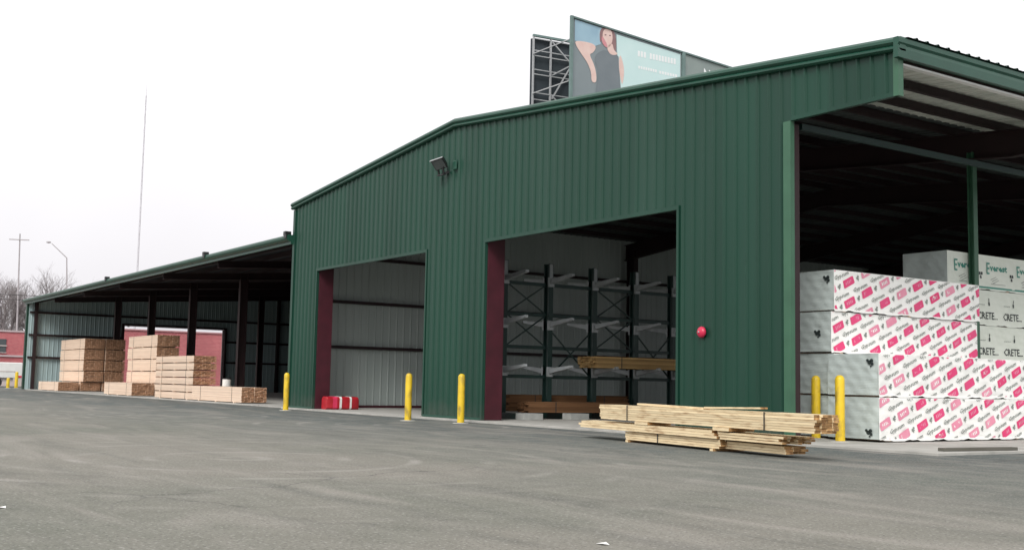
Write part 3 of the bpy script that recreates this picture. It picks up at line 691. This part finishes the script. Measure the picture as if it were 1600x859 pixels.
# ------------------------------------------------------------------ printed packs
def text_tris(s, size, bold=0.0, shear=0.0, sx=1.0):
    cu = bpy.data.curves.new('txt', 'FONT'); cu.body = s; cu.size = size; cu.align_x = 'CENTER'; cu.align_y = 'CENTER'; cu.shear = shear; cu.resolution_u = 1; cu.offset = bold
    ob = bpy.data.objects.new('txt', cu); COL.objects.link(ob); dg = bpy.context.evaluated_depsgraph_get(); dg.update()
    me = bpy.data.meshes.new_from_object(ob.evaluated_get(dg))
    V = [(v.co.x*sx, v.co.y) for v in me.vertices]; F = [tuple(p.vertices) for p in me.polygons]
    bpy.data.objects.remove(ob); bpy.data.curves.remove(cu); bpy.data.meshes.remove(me); return V, F
T_WORD = text_tris('Gypsum', .118, .0015, .25, 1.2); T_MARK = text_tris('&', .15, .004)
T_CRETE = text_tris('CRETE...', .24, .004, 0, .95); T_GREEN = text_tris('verest', .22, .008, 0, 1.3)
T_N = text_tris('New', 1.15, .02)
def printmesh(items, L, H, fmap, inset=.012):
    """items: (V, F, matidx); clipped to [0,L]x[0,H]; fmap(u,v,h)->xyz"""
    bm = bmesh.new(); 
    for V, F, mi in items:
        vs_ = [bm.verts.new((a, b, 0)) for a, b in V]
        for f in F:
            try: fc = bm.faces.new([vs_[i] for i in f]); fc.material_index = mi
            except ValueError: pass
    for co, no in (((inset,0,0),(-1,0,0)), ((L-inset,0,0),(1,0,0)), ((0,inset,0),(0,-1,0)), ((0,H-inset,0),(0,1,0))):
        bmesh.ops.bisect_plane(bm, geom=bm.verts[:]+bm.edges[:]+bm.faces[:], plane_co=co, plane_no=no, clear_outer=True)
    mb = MB(); bm.verts.index_update()
    for fc in bm.faces: mb.poly([fmap(v.co.x, v.co.y, .003 + .0008*fc.material_index) for v in fc.verts], fc.material_index)
    bm.free(); return mb
def rot2(V, a, dx, dy): c, s = math.cos(a), math.sin(a); return [(x*c-y*s+dx, x*s+y*c+dy) for x, y in V]
def pink_pattern(L, H, ph):
    it = []; ax, ay = .55, .215; bx, by = .03, -.42; a = R(23)
    for i in range(-4, int(L/ax)+6):
        for j in range(-8, 8):
            x = i*ax+j*bx+ph[0]; y = i*ay+j*by+ph[1]+.03*math.sin(x*1.7+ph[0]*9); x += random.uniform(-.012,.012); y += random.uniform(-.01,.01)
            if not (-.4 < x < L+.4 and -.3 < y < H+.3): continue
            q = random.random()
            blk = [(-.175,-.068),(-.14,-.085),(.15,-.078),(.175,-.06),(.17,.075),(.12,.085),(-.16,.078)]
            it.append((rot2(blk, a, x, y), [tuple(range(7))], 0 if q < .72 else 1))
            for k in range(4):
                b0 = -.10+k*.052; it.append((rot2([(b0,-.03),(b0+.03,-.03),(b0+.034,.034),(b0+.006,.034)], a, x, y), [(0,1,2,3)], 1 if q < .72 else 2))
            it.append((rot2(T_MARK[0], a-.9, x+ax*.5, y+ay*.5), T_MARK[1], 3))
            it.append((rot2(T_WORD[0], a-.05, x+ax*.62, y+ay*.55-.21+.0), T_WORD[1], 3))
    return it
def crumple(a, b, ph):
    """depth of the loose plastic at a, b metres along a face"""
    return (.006*math.sin(a*3.1+ph)*math.sin(b*5.3+ph*2) + .004*math.sin(a*9.7-b*6.1+ph*3) + .0025*math.sin(a*21+b*17+ph) + .002*math.sin(b*38+a*5+ph*5))
def wrapped_box(x0, x1, y0, y1, z0, z1, parent, name, mts, ph=0.0):
    """pack in loose wrinkled plastic: end faces (mi 0) grey, the long sides and top (mi 1) white"""
    t = MB()
    def edge(q): return min(1.0, q/.05)
    def grid(n0, n1, f, mi):
        k = len(t.v)
        for i in range(n0+1):
            for j in range(n1+1): t.v.append(f(i/n0, j/n1))
        for i in range(n0):
            for j in range(n1): a = k+i*(n1+1)+j; t.f.append((a, a+1, a+n1+2, a+n1+1)); t.mi.append(mi)
    W, L, H = x1-x0, y1-y0, z1-z0
    def fade(a, A, b, B): return min(edge(a), edge(A-a), edge(b), edge(B-b))
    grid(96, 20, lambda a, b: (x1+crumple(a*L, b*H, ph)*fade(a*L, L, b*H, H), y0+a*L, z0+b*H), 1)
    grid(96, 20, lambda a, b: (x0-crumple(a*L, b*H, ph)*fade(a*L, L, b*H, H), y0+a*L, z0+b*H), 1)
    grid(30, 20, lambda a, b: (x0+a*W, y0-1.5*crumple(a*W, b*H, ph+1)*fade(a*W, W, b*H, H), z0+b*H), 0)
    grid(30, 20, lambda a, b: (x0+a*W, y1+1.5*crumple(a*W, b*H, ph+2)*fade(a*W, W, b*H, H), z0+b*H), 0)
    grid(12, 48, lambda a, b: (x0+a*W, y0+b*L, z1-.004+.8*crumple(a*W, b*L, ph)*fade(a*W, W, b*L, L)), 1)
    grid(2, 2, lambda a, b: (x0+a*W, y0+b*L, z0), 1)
    o = t.build(name, mts, parent)
    # ragged skirt of plastic hanging over the gap below
    q = MB(); n = 60
    pts = [(x1+.012, y0+L*i/n) for i in range(n+1)]
    for (xa, ya), (xb, yb) in zip(pts[:-1], pts[1:]):
        ha, hb = [.028+.018*math.sin(y*7+ph)+.010*math.sin(y*23+ph*2) for y in (ya, yb)]
        q.poly([(x1+.004,ya,z0+.03),(x1+.004,yb,z0+.03),(xb-.002,yb,z0-min(.034,max(.002,hb))),(xa-.002,ya,z0-min(.034,max(.002,ha)))])
    q.build('plastic_skirt', mts[1], parent)
    return o
GP = 'plastic wrapped board packs stacked at the canopy'
def pack(x1, y0, z0, L, H, label, style, W=1.22, ph=(0,0), endmark=None):
    o = thing('board_pack', label, 'board pack', (x1-W/2, y0+L/2, z0), group=GP)
    x0, y1, z1 = x1-W, y0+L, z0+H
    mts = {'pink': [M['wrapend'], M['wrap']], 'crete': [M['wrapend'], M['wrapgreen']], 'green': [M['wrapend'], M['wrapgreen']]}[style]
    hh = H-.035; pz = (x1*3.7+z0*5.1) % 6.28
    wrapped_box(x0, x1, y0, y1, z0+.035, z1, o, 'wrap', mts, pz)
    fm = lambda u, v, h: (x1+h+.005+crumple(u, v, pz)*min(1, u/.05, (L-u)/.05, v/.05, (hh-v)/.05), y0+u, z0+.035+v)
    if style == 'pink': it = pink_pattern(L, hh, ph); ms = [M['pink'], M['rose'], M['wrap'], M['ink']]
    elif style == 'crete':
        it = []; ms = [M['blackink'], M['ink']]
        for k in range(5):
            u = .55+k*1.02
            it.append((rot2(T_CRETE[0], 0, u, .2), T_CRETE[1], 0))
            it.append((rot2([(-.03,-.05),(.03,-.05),(.03,.02),(.012,.05),(-.012,.05),(-.03,.02)], 0, u+.05, .50), [(0,1,2,3,4,5)], 0))
            it.append((rot2([(-.014,0),(.014,0),(.014,.07),(-.014,.07)], 0, u+.05, .56), [(0,1,2,3)], 0))
            for q in range(4): it.append((rot2([(-.03,-.008),(.03,-.004),(.03,.008),(-.03,.006)], .1, u-.35+q*.07, .47), [(0,1,2,3)], 1))
    else:
        it = []; ms = [M['tealink'], M['blackink'], M['ink']]
        it.append(([(0,0),(L,0),(L,.055),(0,.055)], [(0,1,2,3)], 0))
        for k in range(4):
            u = .75+k*1.28
            it.append((rot2(T_GREEN[0], 0, u, .52), T_GREEN[1], 0)); it.append((rot2([(-.07,-.14),(.05,-.14),(.05,-.10),(-.03,-.10),(-.03,-.02),(.04,-.02),(.04,.02),(-.03,.02),(-.03,.1),(.06,.1),(.06,.14),(-.07,.14)], 0, u-.42, .50), [tuple(range(12))], 0))
            for q in range(3): it.append((rot2([(-.12,-.006),(.12,-.004),(.12,.006),(-.12,.008)], .35, u-.2+q*.05, .27-.04*q), [(0,1,2,3)], 2))
            it.append((rot2([(-.3,-.006),(.3,-.006),(.3,.006),(-.3,.006)], 0, u, .13), [(0,1,2,3)], 2))
            for dx, dy in ((.52,.36),(.60,.36),(.56,.27)): it.append((rot2([(-.033,-.03),(.033,-.03),(.03,.035),(0,.045),(-.03,.035)], 0, u+dx, dy), [(0,1,2,3,4)], 1))
    pm = printmesh(it, L, hh, fm); pm.build('printed_marks', ms, o)
    if endmark:
        t = MB(); cx, cz = x0+endmark[0], z0+endmark[1]
        for dx, dz, r in ((0,0,.04),(.05,.035,.035),(-.045,.04,.028),(.065,-.03,.03),(.03,-.075,.018)):
            t.poly([(cx+dx+r*math.cos(a)*1.2, y0-.018, cz+dz+r*math.sin(a)) for a in [k*math.pi/5 for k in range(10)]])
        t.build('end_logo', M['blackink'], o)
    # crumpled plastic seam along the bottom edge and the wood runners the pack stands on
    for yy in (y0+.35, (y0+y1)/2, y1-.35):
        s = MB(); s.box(x0+.03, x1-.03, yy-.045, yy+.045, z0, z0+.034); s.build('runner', M['wood'], o)
XA, XB = -15.18, -13.92
for k in range(4):
    lv = ['bottom','second','third','top'][k]
    extra = {0:'grey end behind the bollards', 1:'beside the upper low pack', 2:'just under the top one', 3:'highest of all'}[k]
    pack(XA+[0,.01,-.01,.02][k], 1.80+[0,.02,-.03,.03][k], .07+k*.845, 4.93, .84, f'{lv} pack of the four high pink printed stack, {extra}', 'pink', ph=(random.random()*.5, random.random()*.4), endmark={3:(1.03,.66),2:(.87,.4),0:(.2,.72)}.get(k))
for k in range(2):
    pack(XB+[0,-.03][k], 1.60+[0,.04][k], .07+k*.835, 4.93, .83, f'{["bottom","upper"][k]} pack of the two high pink printed stack nearest the bollards', 'pink', ph=(random.random()*.5, random.random()*.4), endmark={0:(.98,.16),1:(1.02,.66)}[k])
for k in range(5):
    st = 'green' if k == 4 else 'crete'
    lv = ['bottom hidden','second hidden','third level','fourth level','top'][k]
    lb = ('wrapped pack with teal lettering on top of the rear stack behind the green post' if k == 4 else f'white pack printed CRETE beyond the green post, {lv}')
    pack(-16.05, 7.98 if False else 6.88, .07+k*.855, 4.93, .85, lb, st)

# ------------------------------------------------------------------ billboard behind the roof
BBx = lambda y: -62.24 - (y-30.61)*.13
BB = thing('billboard', 'large twin billboard with a fashion portrait panel rising behind the warehouse roof', 'billboard', (-64, 38, 0))
ZT, ZB = 26.9, 20.4
def quad(y0, y1, z0, z1, off): return [(BBx(y0)+off,y0,z0),(BBx(y1)+off,y1,z0),(BBx(y1)+off,y1,z1),(BBx(y0)+off,y0,z1)]
def panel(y0, y1, mt_, name):
    t = MB(); a = quad(y0, y1, ZB, ZT, 0); b = quad(y0, y1, ZB, ZT, -.3); t.poly(a); t.poly(b[::-1])
    for i in range(4): j = (i+1) % 4; t.poly([a[i], b[i], b[j], a[j]])
    return t.build(name, mt_, BB)
p1 = panel(30.7, 42.45, M['adgrey'], 'poster_panel'); p2 = panel(42.9, 56, M['addark'], 'poster_panel')
def chaikin(pl, k=2):
    for _ in range(k):
        q = []
        for i in range(len(pl)):
            a, b = pl[i], pl[(i+1) % len(pl)]
            q += [(a[0]*.75+b[0]*.25, a[1]*.75+b[1]*.25), (a[0]*.25+b[0]*.75, a[1]*.25+b[1]*.75)]
        pl = q
    return pl
def flat(polys, mt_, name, par, off):
    t = MB()
    for pl in (polys if name == 'artwork_ground' else map(chaikin, polys)): t.poly([(BBx(y)+off, y, z) for y, z in pl])
    return t.build(name, mt_, par)
def Ypx(px): # px of photo zoom (893..1065) to metres along panel, linear enough for a poster
    s = (px-893)/172.0; return 30.7 + 11.75*(s/(1.105-.105*s))
def ZZ(px, fr): return ZT - fr*6.5
def P(px, py):
    top = 27+(px-893)*.3256; full = (603-top)*6.5/25.9; return (Ypx(px), ZT-(py-top)/full*6.5)
flat([[P(897,30),P(940,44),P(938,70),P(928,73),P(897,64)]], M['adblue'], 'artwork_ground', p1, .012)
flat([[P(963,54),P(1064,86),P(1064,190),P(973,165),P(969,120),P(964,80)]], M['adcyan'], 'artwork_ground', p1, .012)
flat([[P(936,46),P(946,42),P(958,46),P(963,62),P(962,84),P(957,84),P(952,60),P(940,60),P(937,70)]], M['adhair'], 'artwork', p1, .016)
flat([[P(941,48),P(948,44),P(955,48),P(957,58),P(956,68),P(951,76),P(945,74),P(941,64)],            # face
      [P(950,72),P(957,68),P(959,80),P(967,86),P(955,88),P(948,78)],                                 # neck
      [P(897,64),P(915,66),P(928,70),P(931,76),P(926,84),P(920,86),P(928,102),P(932,118),P(932,132),P(924,130),P(924,116),P(918,100),P(908,86),P(899,72)],  # bent arm
      [P(969,86),P(973,96),P(976,112),P(974,132),P(972,134),P(968,115),P(967,95)]], M['adskin'], 'artwork', p1, .024)
flat([[P(932,84),P(946,78),P(954,86),P(967,87),P(967,100),P(968,120),P(971,150),P(975,175),P(934,170),P(930,150),P(934,130),P(934,110),P(928,95)]], M['adtop'], 'artwork', p1, .020)
flat([[P(940,56),P(944,62),P(949,72),P(948,76),P(943,72),P(939,64)]], M['adred'], 'artwork', p1, .028)
flat([[P(944,54),P(947,54),P(947,56),P(944,56)],[P(951,55),P(954,55),P(954,57),P(951,57)]], M['adhair'], 'artwork', p1, .030)
# pale blurred lettering blocks
lt = MB()
def glyphs(mb, px0, py0, px1, n, h, off=.02):
    for k in range(n):
        if k == 3 and n > 8: continue
        a = px0+(px1-px0)*k/n; b = a+(px1-px0)/n*.72; sl = (py0+(a-px0)*.22)
        mb.poly([(BBx(P(q,r)[0])+off, P(q,r)[0], P(q,r)[1]) for q, r in ((a, sl+h), (b, sl+h+.8), (b, sl+.8), (a, sl))])
glyphs(lt, 997, 80, 1058, 13, 9); glyphs(lt, 998, 104, 1028, 8, 4.5); glyphs(lt, 1031, 112, 1060, 7, 4.5)
lt.build('lettering', M['adwhite'], p1)
V, F = T_N; t = MB(); vv = [(a+46.3, b+25.75) for a, b in V]
for f in F: t.poly([(BBx(vv[i][0])+.02, vv[i][0], vv[i][1]) for i in f])
t.build('lettering', M['adwhite'], p2)
t = MB(); t.bar((BBx(30.6)+.05,30.6,ZB-.1),(BBx(30.6)+.05,30.6,ZT+.1),.2,.2); t.bar((BBx(30.5)+.05,30.5,ZT+.05),(BBx(42.9)+.05,42.9,ZT+.05),.14,.12); t.bar((BBx(42.68)+.05,42.68,ZB),(BBx(42.68)+.05,42.68,ZT+.1),.3,.2)
t.bar((BBx(42.9)+.05,42.9,ZT+.06),(BBx(56)+.05,56,ZT+.06),.16,.12)
t.build('frame', M['frame'], BB)
# rear face: lattice seen from behind
RBX = lambda y: -67.05+(y-30.7)*.13
t = MB(); y0, y1 = 30.75, 41.0; t.box(0,0.001,0,0,0,0) if False else None
a = [(RBX(y)-.25, y, z) for y, z in ((y0,ZB),(y1,ZB),(y1,ZT-.25),(y0,ZT-.25))]; b = [(x-.15, y, z) for x, y, z in a]
t.poly(a); t.poly(b[::-1])
for i in range(4): j = (i+1) % 4; t.poly([a[i], b[i], b[j], a[j]])
t.build('backing', M['backing'], BB)
t = MB()
for y in (30.75, 32.2, 34.9, 37.5, 40.5): t.bar((RBX(y), y, ZB-.1), (RBX(y), y, ZT-.15), .12)
for z in (21.0, 22.0, 22.5, 23.9, 24.25, 25.3, 25.7, 26.6): t.bar((RBX(30.7)+.02, 30.7, z), (RBX(41)+.02, 41, z), .07)
for ya, yb, za, zb in ((32.3,34.8,26.5,24.3),(34.8,32.3,26.5,22.2),(32.3,34.8,22.4,20.6),(34.9,37.5,26.5,23),(32.3,34.9,24.0,25.6)): t.bar((RBX(ya)+.08, ya, za), (RBX(yb)+.08, yb, zb), .09)
for y in (30.7, 34.9): t.bar((RBX(y)+.05, y, 25.4), (BBx(y)-.3, y, 25.4), .07); t.bar((RBX(y)+.05, y, 22.4), (BBx(y)-.3, y, 22.4), .07)
t.build('lattice', M['galv'], BB)
t = MB(); t.bar((RBX(30.7), 30.7, ZT-.08), (RBX(41), 41, ZT-.08), .2, .16); t.build('top_rail', M['frame'], BB)
t = MB(); t.tube((-65.2, 37, 0), (-65.2, 37, ZB), .75, n=20); t.tube((-65.2,50,0),(-65.2,50,ZB),.75,n=20); t.build('support_pole', M['galv'], BB, smooth=True)
t = MB(); t.box(-67.3,-63.4,36.7,37.3,ZB-.6,ZB-.1); t.box(-66,-65.4,31,56,ZB-.5,ZB-.1); t.build('support_beam', M['galv'], BB)

# ------------------------------------------------------------------ far background
# low red brick building beyond the yard
BR = thing('brick_building', 'low red brick building with pale base beyond the far left end of the shed', 'building', (-112, -10, 0))
t = MB(); t.box(-124,-110,-40,5.6,1.9,4.85); t.build('wall', M['brick'], BR)
t = MB(); t.box(-124,-109.96,-40,5.64,0,1.9); t.build('base_wall', M['tan'], BR)
t = MB(); t.box(-124.1,-109.9,-40.1,5.7,4.85,5.0); t.build('coping', M['coping'], BR)
t = MB(); t.box(-109.98,-109.88,-40,5.64,2.62,2.78); t.build('string_course', M['coping'], BR)
for y in (2.6, -1.5, -5.5):
    t = MB(); t.box(-109.99,-109.93,y-.9,y+.9,3.0,4.2); wn = t.build('window', M['window'], BR)
    t = MB(); t.box(-109.93,-109.87,y-.95,y+.95,3.56,3.64); t.box(-109.93,-109.87,y-.95,y+.95,2.95,3.0); t.build('frame', M['tan'], wn)
B2 = thing('brick_building', 'red brick wall building seen through the opening in the shed end wall', 'building', (-98, 16, 0))
t = MB(); t.box(-106,-98,8.6,24,0,4.98); t.build('wall', M['brick'], B2)
t = MB(); t.box(-106.1,-97.9,8.5,24.1,4.98,5.10); t.build('coping', M['rosecap'], B2)

# pale truck at the left edge (only its tail shows)
TR = thing('box_truck', 'pale cream box truck parked in front of the red brick building at the left edge', 'truck', (-98.5, -1, 0))
t = MB(); t.box(-100.6,-98.3,-5.0,2.75,.75,2.0); t.build('cargo_box', M['white'], TR, bevel=.06)
t = MB(); t.box(-100.5,-98.4,-7.4,-5.1,.6,1.95); t.build('cab', M['white'], TR, bevel=.2)
t = MB(); t.box(-100.3,-98.5,-7.2,2.1,.45,.75); t.build('chassis', M['tan'], TR)
for y in (-6.3, .9):
    for x in (-98.55, -100.2):
        t = MB(); t.tube((x-.12,y,.38),(x+.12,y,.38),.38,n=20); wh = t.build('wheel', M['rubber'], TR, smooth=True)
        t = MB(); t.tube((x+.1,y,.38),(x+.135,y,.38),.2,n=16); t.build('rim', M['galv'], wh, smooth=True)
t = MB(); t.box(-98.31,-98.26,2.3,2.7,.8,.95); t.build('tail_light', M['bell'], TR)
t = MB(); t.box(-98.31,-98.28,-4.9,2.2,1.25,1.32); t.build('side_rail', M['tan'], TR)

# bare trees
def bare_tree(loc, h, label, seed, spread=1.0, depth=6, mt_='twig', group='bare winter trees beyond the shed'):
    rnd = random.Random(seed); o = thing('bare_tree', label, 'tree', loc, group=group, local=True); tr = MB(); cr = MB()
    def grow(p, d, L, r, lvl):
        q = p; dd = d.copy(); steps = 3
        mb = tr if lvl < 1 else cr
        for s in range(steps):
            dd = (dd + Vector((rnd.uniform(-.16,.16), rnd.uniform(-.16,.16), rnd.uniform(-.04,.12)))).normalized()
            e = q + dd*(L/steps); r1 = r*(1-.35*(s+1)/steps); r0 = r*(1-.35*s/steps)
            mb.tube(q, e, r0, r1, n=8 if lvl < 1 else (5 if lvl < 3 else 3), cap=False); q = e
            if lvl > 0 and lvl < depth and rnd.random() < .55:
                grow(q, (dd+Vector((rnd.uniform(-1,1),rnd.uniform(-1,1),rnd.uniform(-.1,.7)))*.8).normalized(), L*.55, r1*.7, lvl+1)
        if lvl < depth:
            for k in range(3 if lvl < 3 else 2):
                a = rnd.uniform(0, 6.28); sp = rnd.uniform(.35,.85)*spread
                nd = (dd + Vector((math.cos(a)*sp, math.sin(a)*sp, rnd.uniform(-.05,.35)))).normalized()
                grow(q, nd, L*rnd.uniform(.62,.85), r1*.82, lvl+1)
    grow(Vector((0,0,0)), Vector((0,0,1)), h*.27, h*.022, 0)
    tr.build('trunk', M[mt_], o, smooth=True); cr.build('crown', M[mt_], o)
    return o
bare_tree((-128.5,6.6,0), 14.0, 'broad bare tree rising just above the left corner of the shed', 8, 1.2)
bare_tree((-127.5,9.0,0), 14.0, 'tall bare branching tree behind the far end of the shed roof', 3, 1.15)
bare_tree((-124.5,4.5,0), 14.0, 'bare tree with fine twigs at the left edge above the red building', 11, 1.1)
bare_tree((-136,6.8,0), 11.5, 'lower dense bare tree behind the red brick building', 21, 1.3)
bare_tree((-140,12,0), 11.0, 'lower bare tree peeping over the shed corner', 31, 1.3)
# grey scrub woodland and an evergreen
def leafmass(name, label, cat, loc, rx, ry, rz_, n, sz, mt_, seed, trunk=True, kind=None):
    rnd = random.Random(seed); 
    t = MB()
    cl = [(rnd.uniform(-.75,.75)*rx, rnd.uniform(-.75,.75)*ry, rnd.uniform(-.6,.85)*rz_) for _ in range(26)]
    for _ in range(n):
        c = rnd.choice(cl); p = Vector((c[0]+rnd.gauss(0,.17)*rx, c[1]+rnd.gauss(0,.17)*ry, c[2]+rnd.gauss(0,.17)*rz_))
        a = Vector((rnd.uniform(-1,1),rnd.uniform(-1,1),rnd.uniform(-1,1))).normalized()*sz*rnd.uniform(.5,1.3); b = a.cross(Vector((rnd.uniform(-1,1),rnd.uniform(-1,1),rnd.uniform(-1,1)))).normalized()*sz*.6
        t.poly([p-a, p+b, p+a, p-b])
    if kind:
        for i in range(len(t.v)): t.v[i] = (t.v[i][0]+loc[0], t.v[i][1]+loc[1], t.v[i][2]+loc[2])
        return tag(t.build(name, mt_), label, cat, kind=kind)
    o = thing(name, label, cat, (loc[0],loc[1],0), local=True)
    for i in range(len(t.v)): t.v[i] = (t.v[i][0], t.v[i][1], t.v[i][2]+loc[2])
    t.build('crown', mt_, o); s = MB(); s.tube((0,0,0),(0,0,loc[2]),.25,.12,n=8); s.build('trunk', M['bark'], o)
    return o
leafmass('evergreen_tree', 'dark green bushy evergreen at the left edge above the brick building', 'tree', (-150,1.5,7.0), 3.0,3.0,2.6, 2600, .28, M['leaf'], 5)
leafmass('scrub_woodland', 'grey leafless woodland behind the brick building', 'woodland', (-165,6,5.5), 6,22,7.0, 9000, .30, M['scrub'], 9, kind='stuff')

# mast, pole, street lamp, wires
MS = thing('radio_mast', 'very tall thin pale radio mast rising behind the shed roof', 'mast', (-254, 55.6, 0))
t = MB(); q0, q1 = Vector((-254.5,55.8,0)), Vector((-249.6,52.7,64.2)); q1 = Vector((-254.5+.6,55.8-.3,64.2)); 
for k in range(3):
    a = k*2.094; t.tube(q0+Vector((math.cos(a)*.2, math.sin(a)*.2, 0)), q1+Vector((math.cos(a)*.1, math.sin(a)*.1, 0)), .055, .04, n=5)
for k in range(64):
    f = k/64; c = q0.lerp(q1, f); a = (k % 3)*2.094; b = a+2.094
    t.bar(c+Vector((math.cos(a)*.2, math.sin(a)*.2, 0)), c+Vector((math.cos(b)*.2, math.sin(b)*.2, 1.0)), .035)
t.build('lattice', M['palemast'], MS)
t = MB(); t.tube(q1, q1+Vector((0,0,2.5)), .05, .02, n=6); t.build('antenna', M['palemast'], MS)
UP = thing('utility_pole', 'wooden utility pole with one crossarm beyond the left end of the shed', 'utility pole', (-118,5.9,0))
t = MB(); t.tube((-118.1,6.0,0),(-117.6,5.5,14.7),.10,.06,n=8); t.build('pole', M['farpole'], UP)
t = MB(); t.bar((-117.9,4.6,14.1),(-117.2,6.3,14.1),.09); t.build('crossarm', M['farpole'], UP)
SL = thing('street_lamp', 'tall thin street lamp with bent arm behind the shed end', 'street lamp', (-110.2,8.8,0))
t = MB(); t.tube((-110.3,8.9,0),(-109.8,8.35,9.7),.07,.05,n=8); t.tube((-109.8,8.35,9.7),(-109.7,8.2,11.9),.06,.05,n=8); t.build('pole', M['farpole'], SL)
t = MB(); t.tube((-109.7,8.2,11.9),(-110.35,6.95,13.2),.05,.035,n=8); t.build('arm', M['farpole'], SL)
t = MB(); t.lathe([(.02,.1),(.2,.05),(.22,-.03),(.05,-.08)], (-110.5,6.7,13.3), 'z', 12); t.build('lamp_head', M['farpole'], SL)
for k, (z, nm) in enumerate(((9.3,'upper'),(8.85,'lower'))):
    t = MB(); pts = []
    for i in range(13):
        f = i/12; pts.append(Vector((-117.8+2*f, 26-60*f, z - .9*math.sin(math.pi*f) + 0.5*f)))
    for a, b in zip(pts[:-1], pts[1:]): t.tube(a, b, .03, n=5, cap=False)
    tag(t.build('overhead_wire', M['strap']), f'{nm} dark overhead wire crossing in front of the bare trees', 'wire', 'overhead wires at the left')
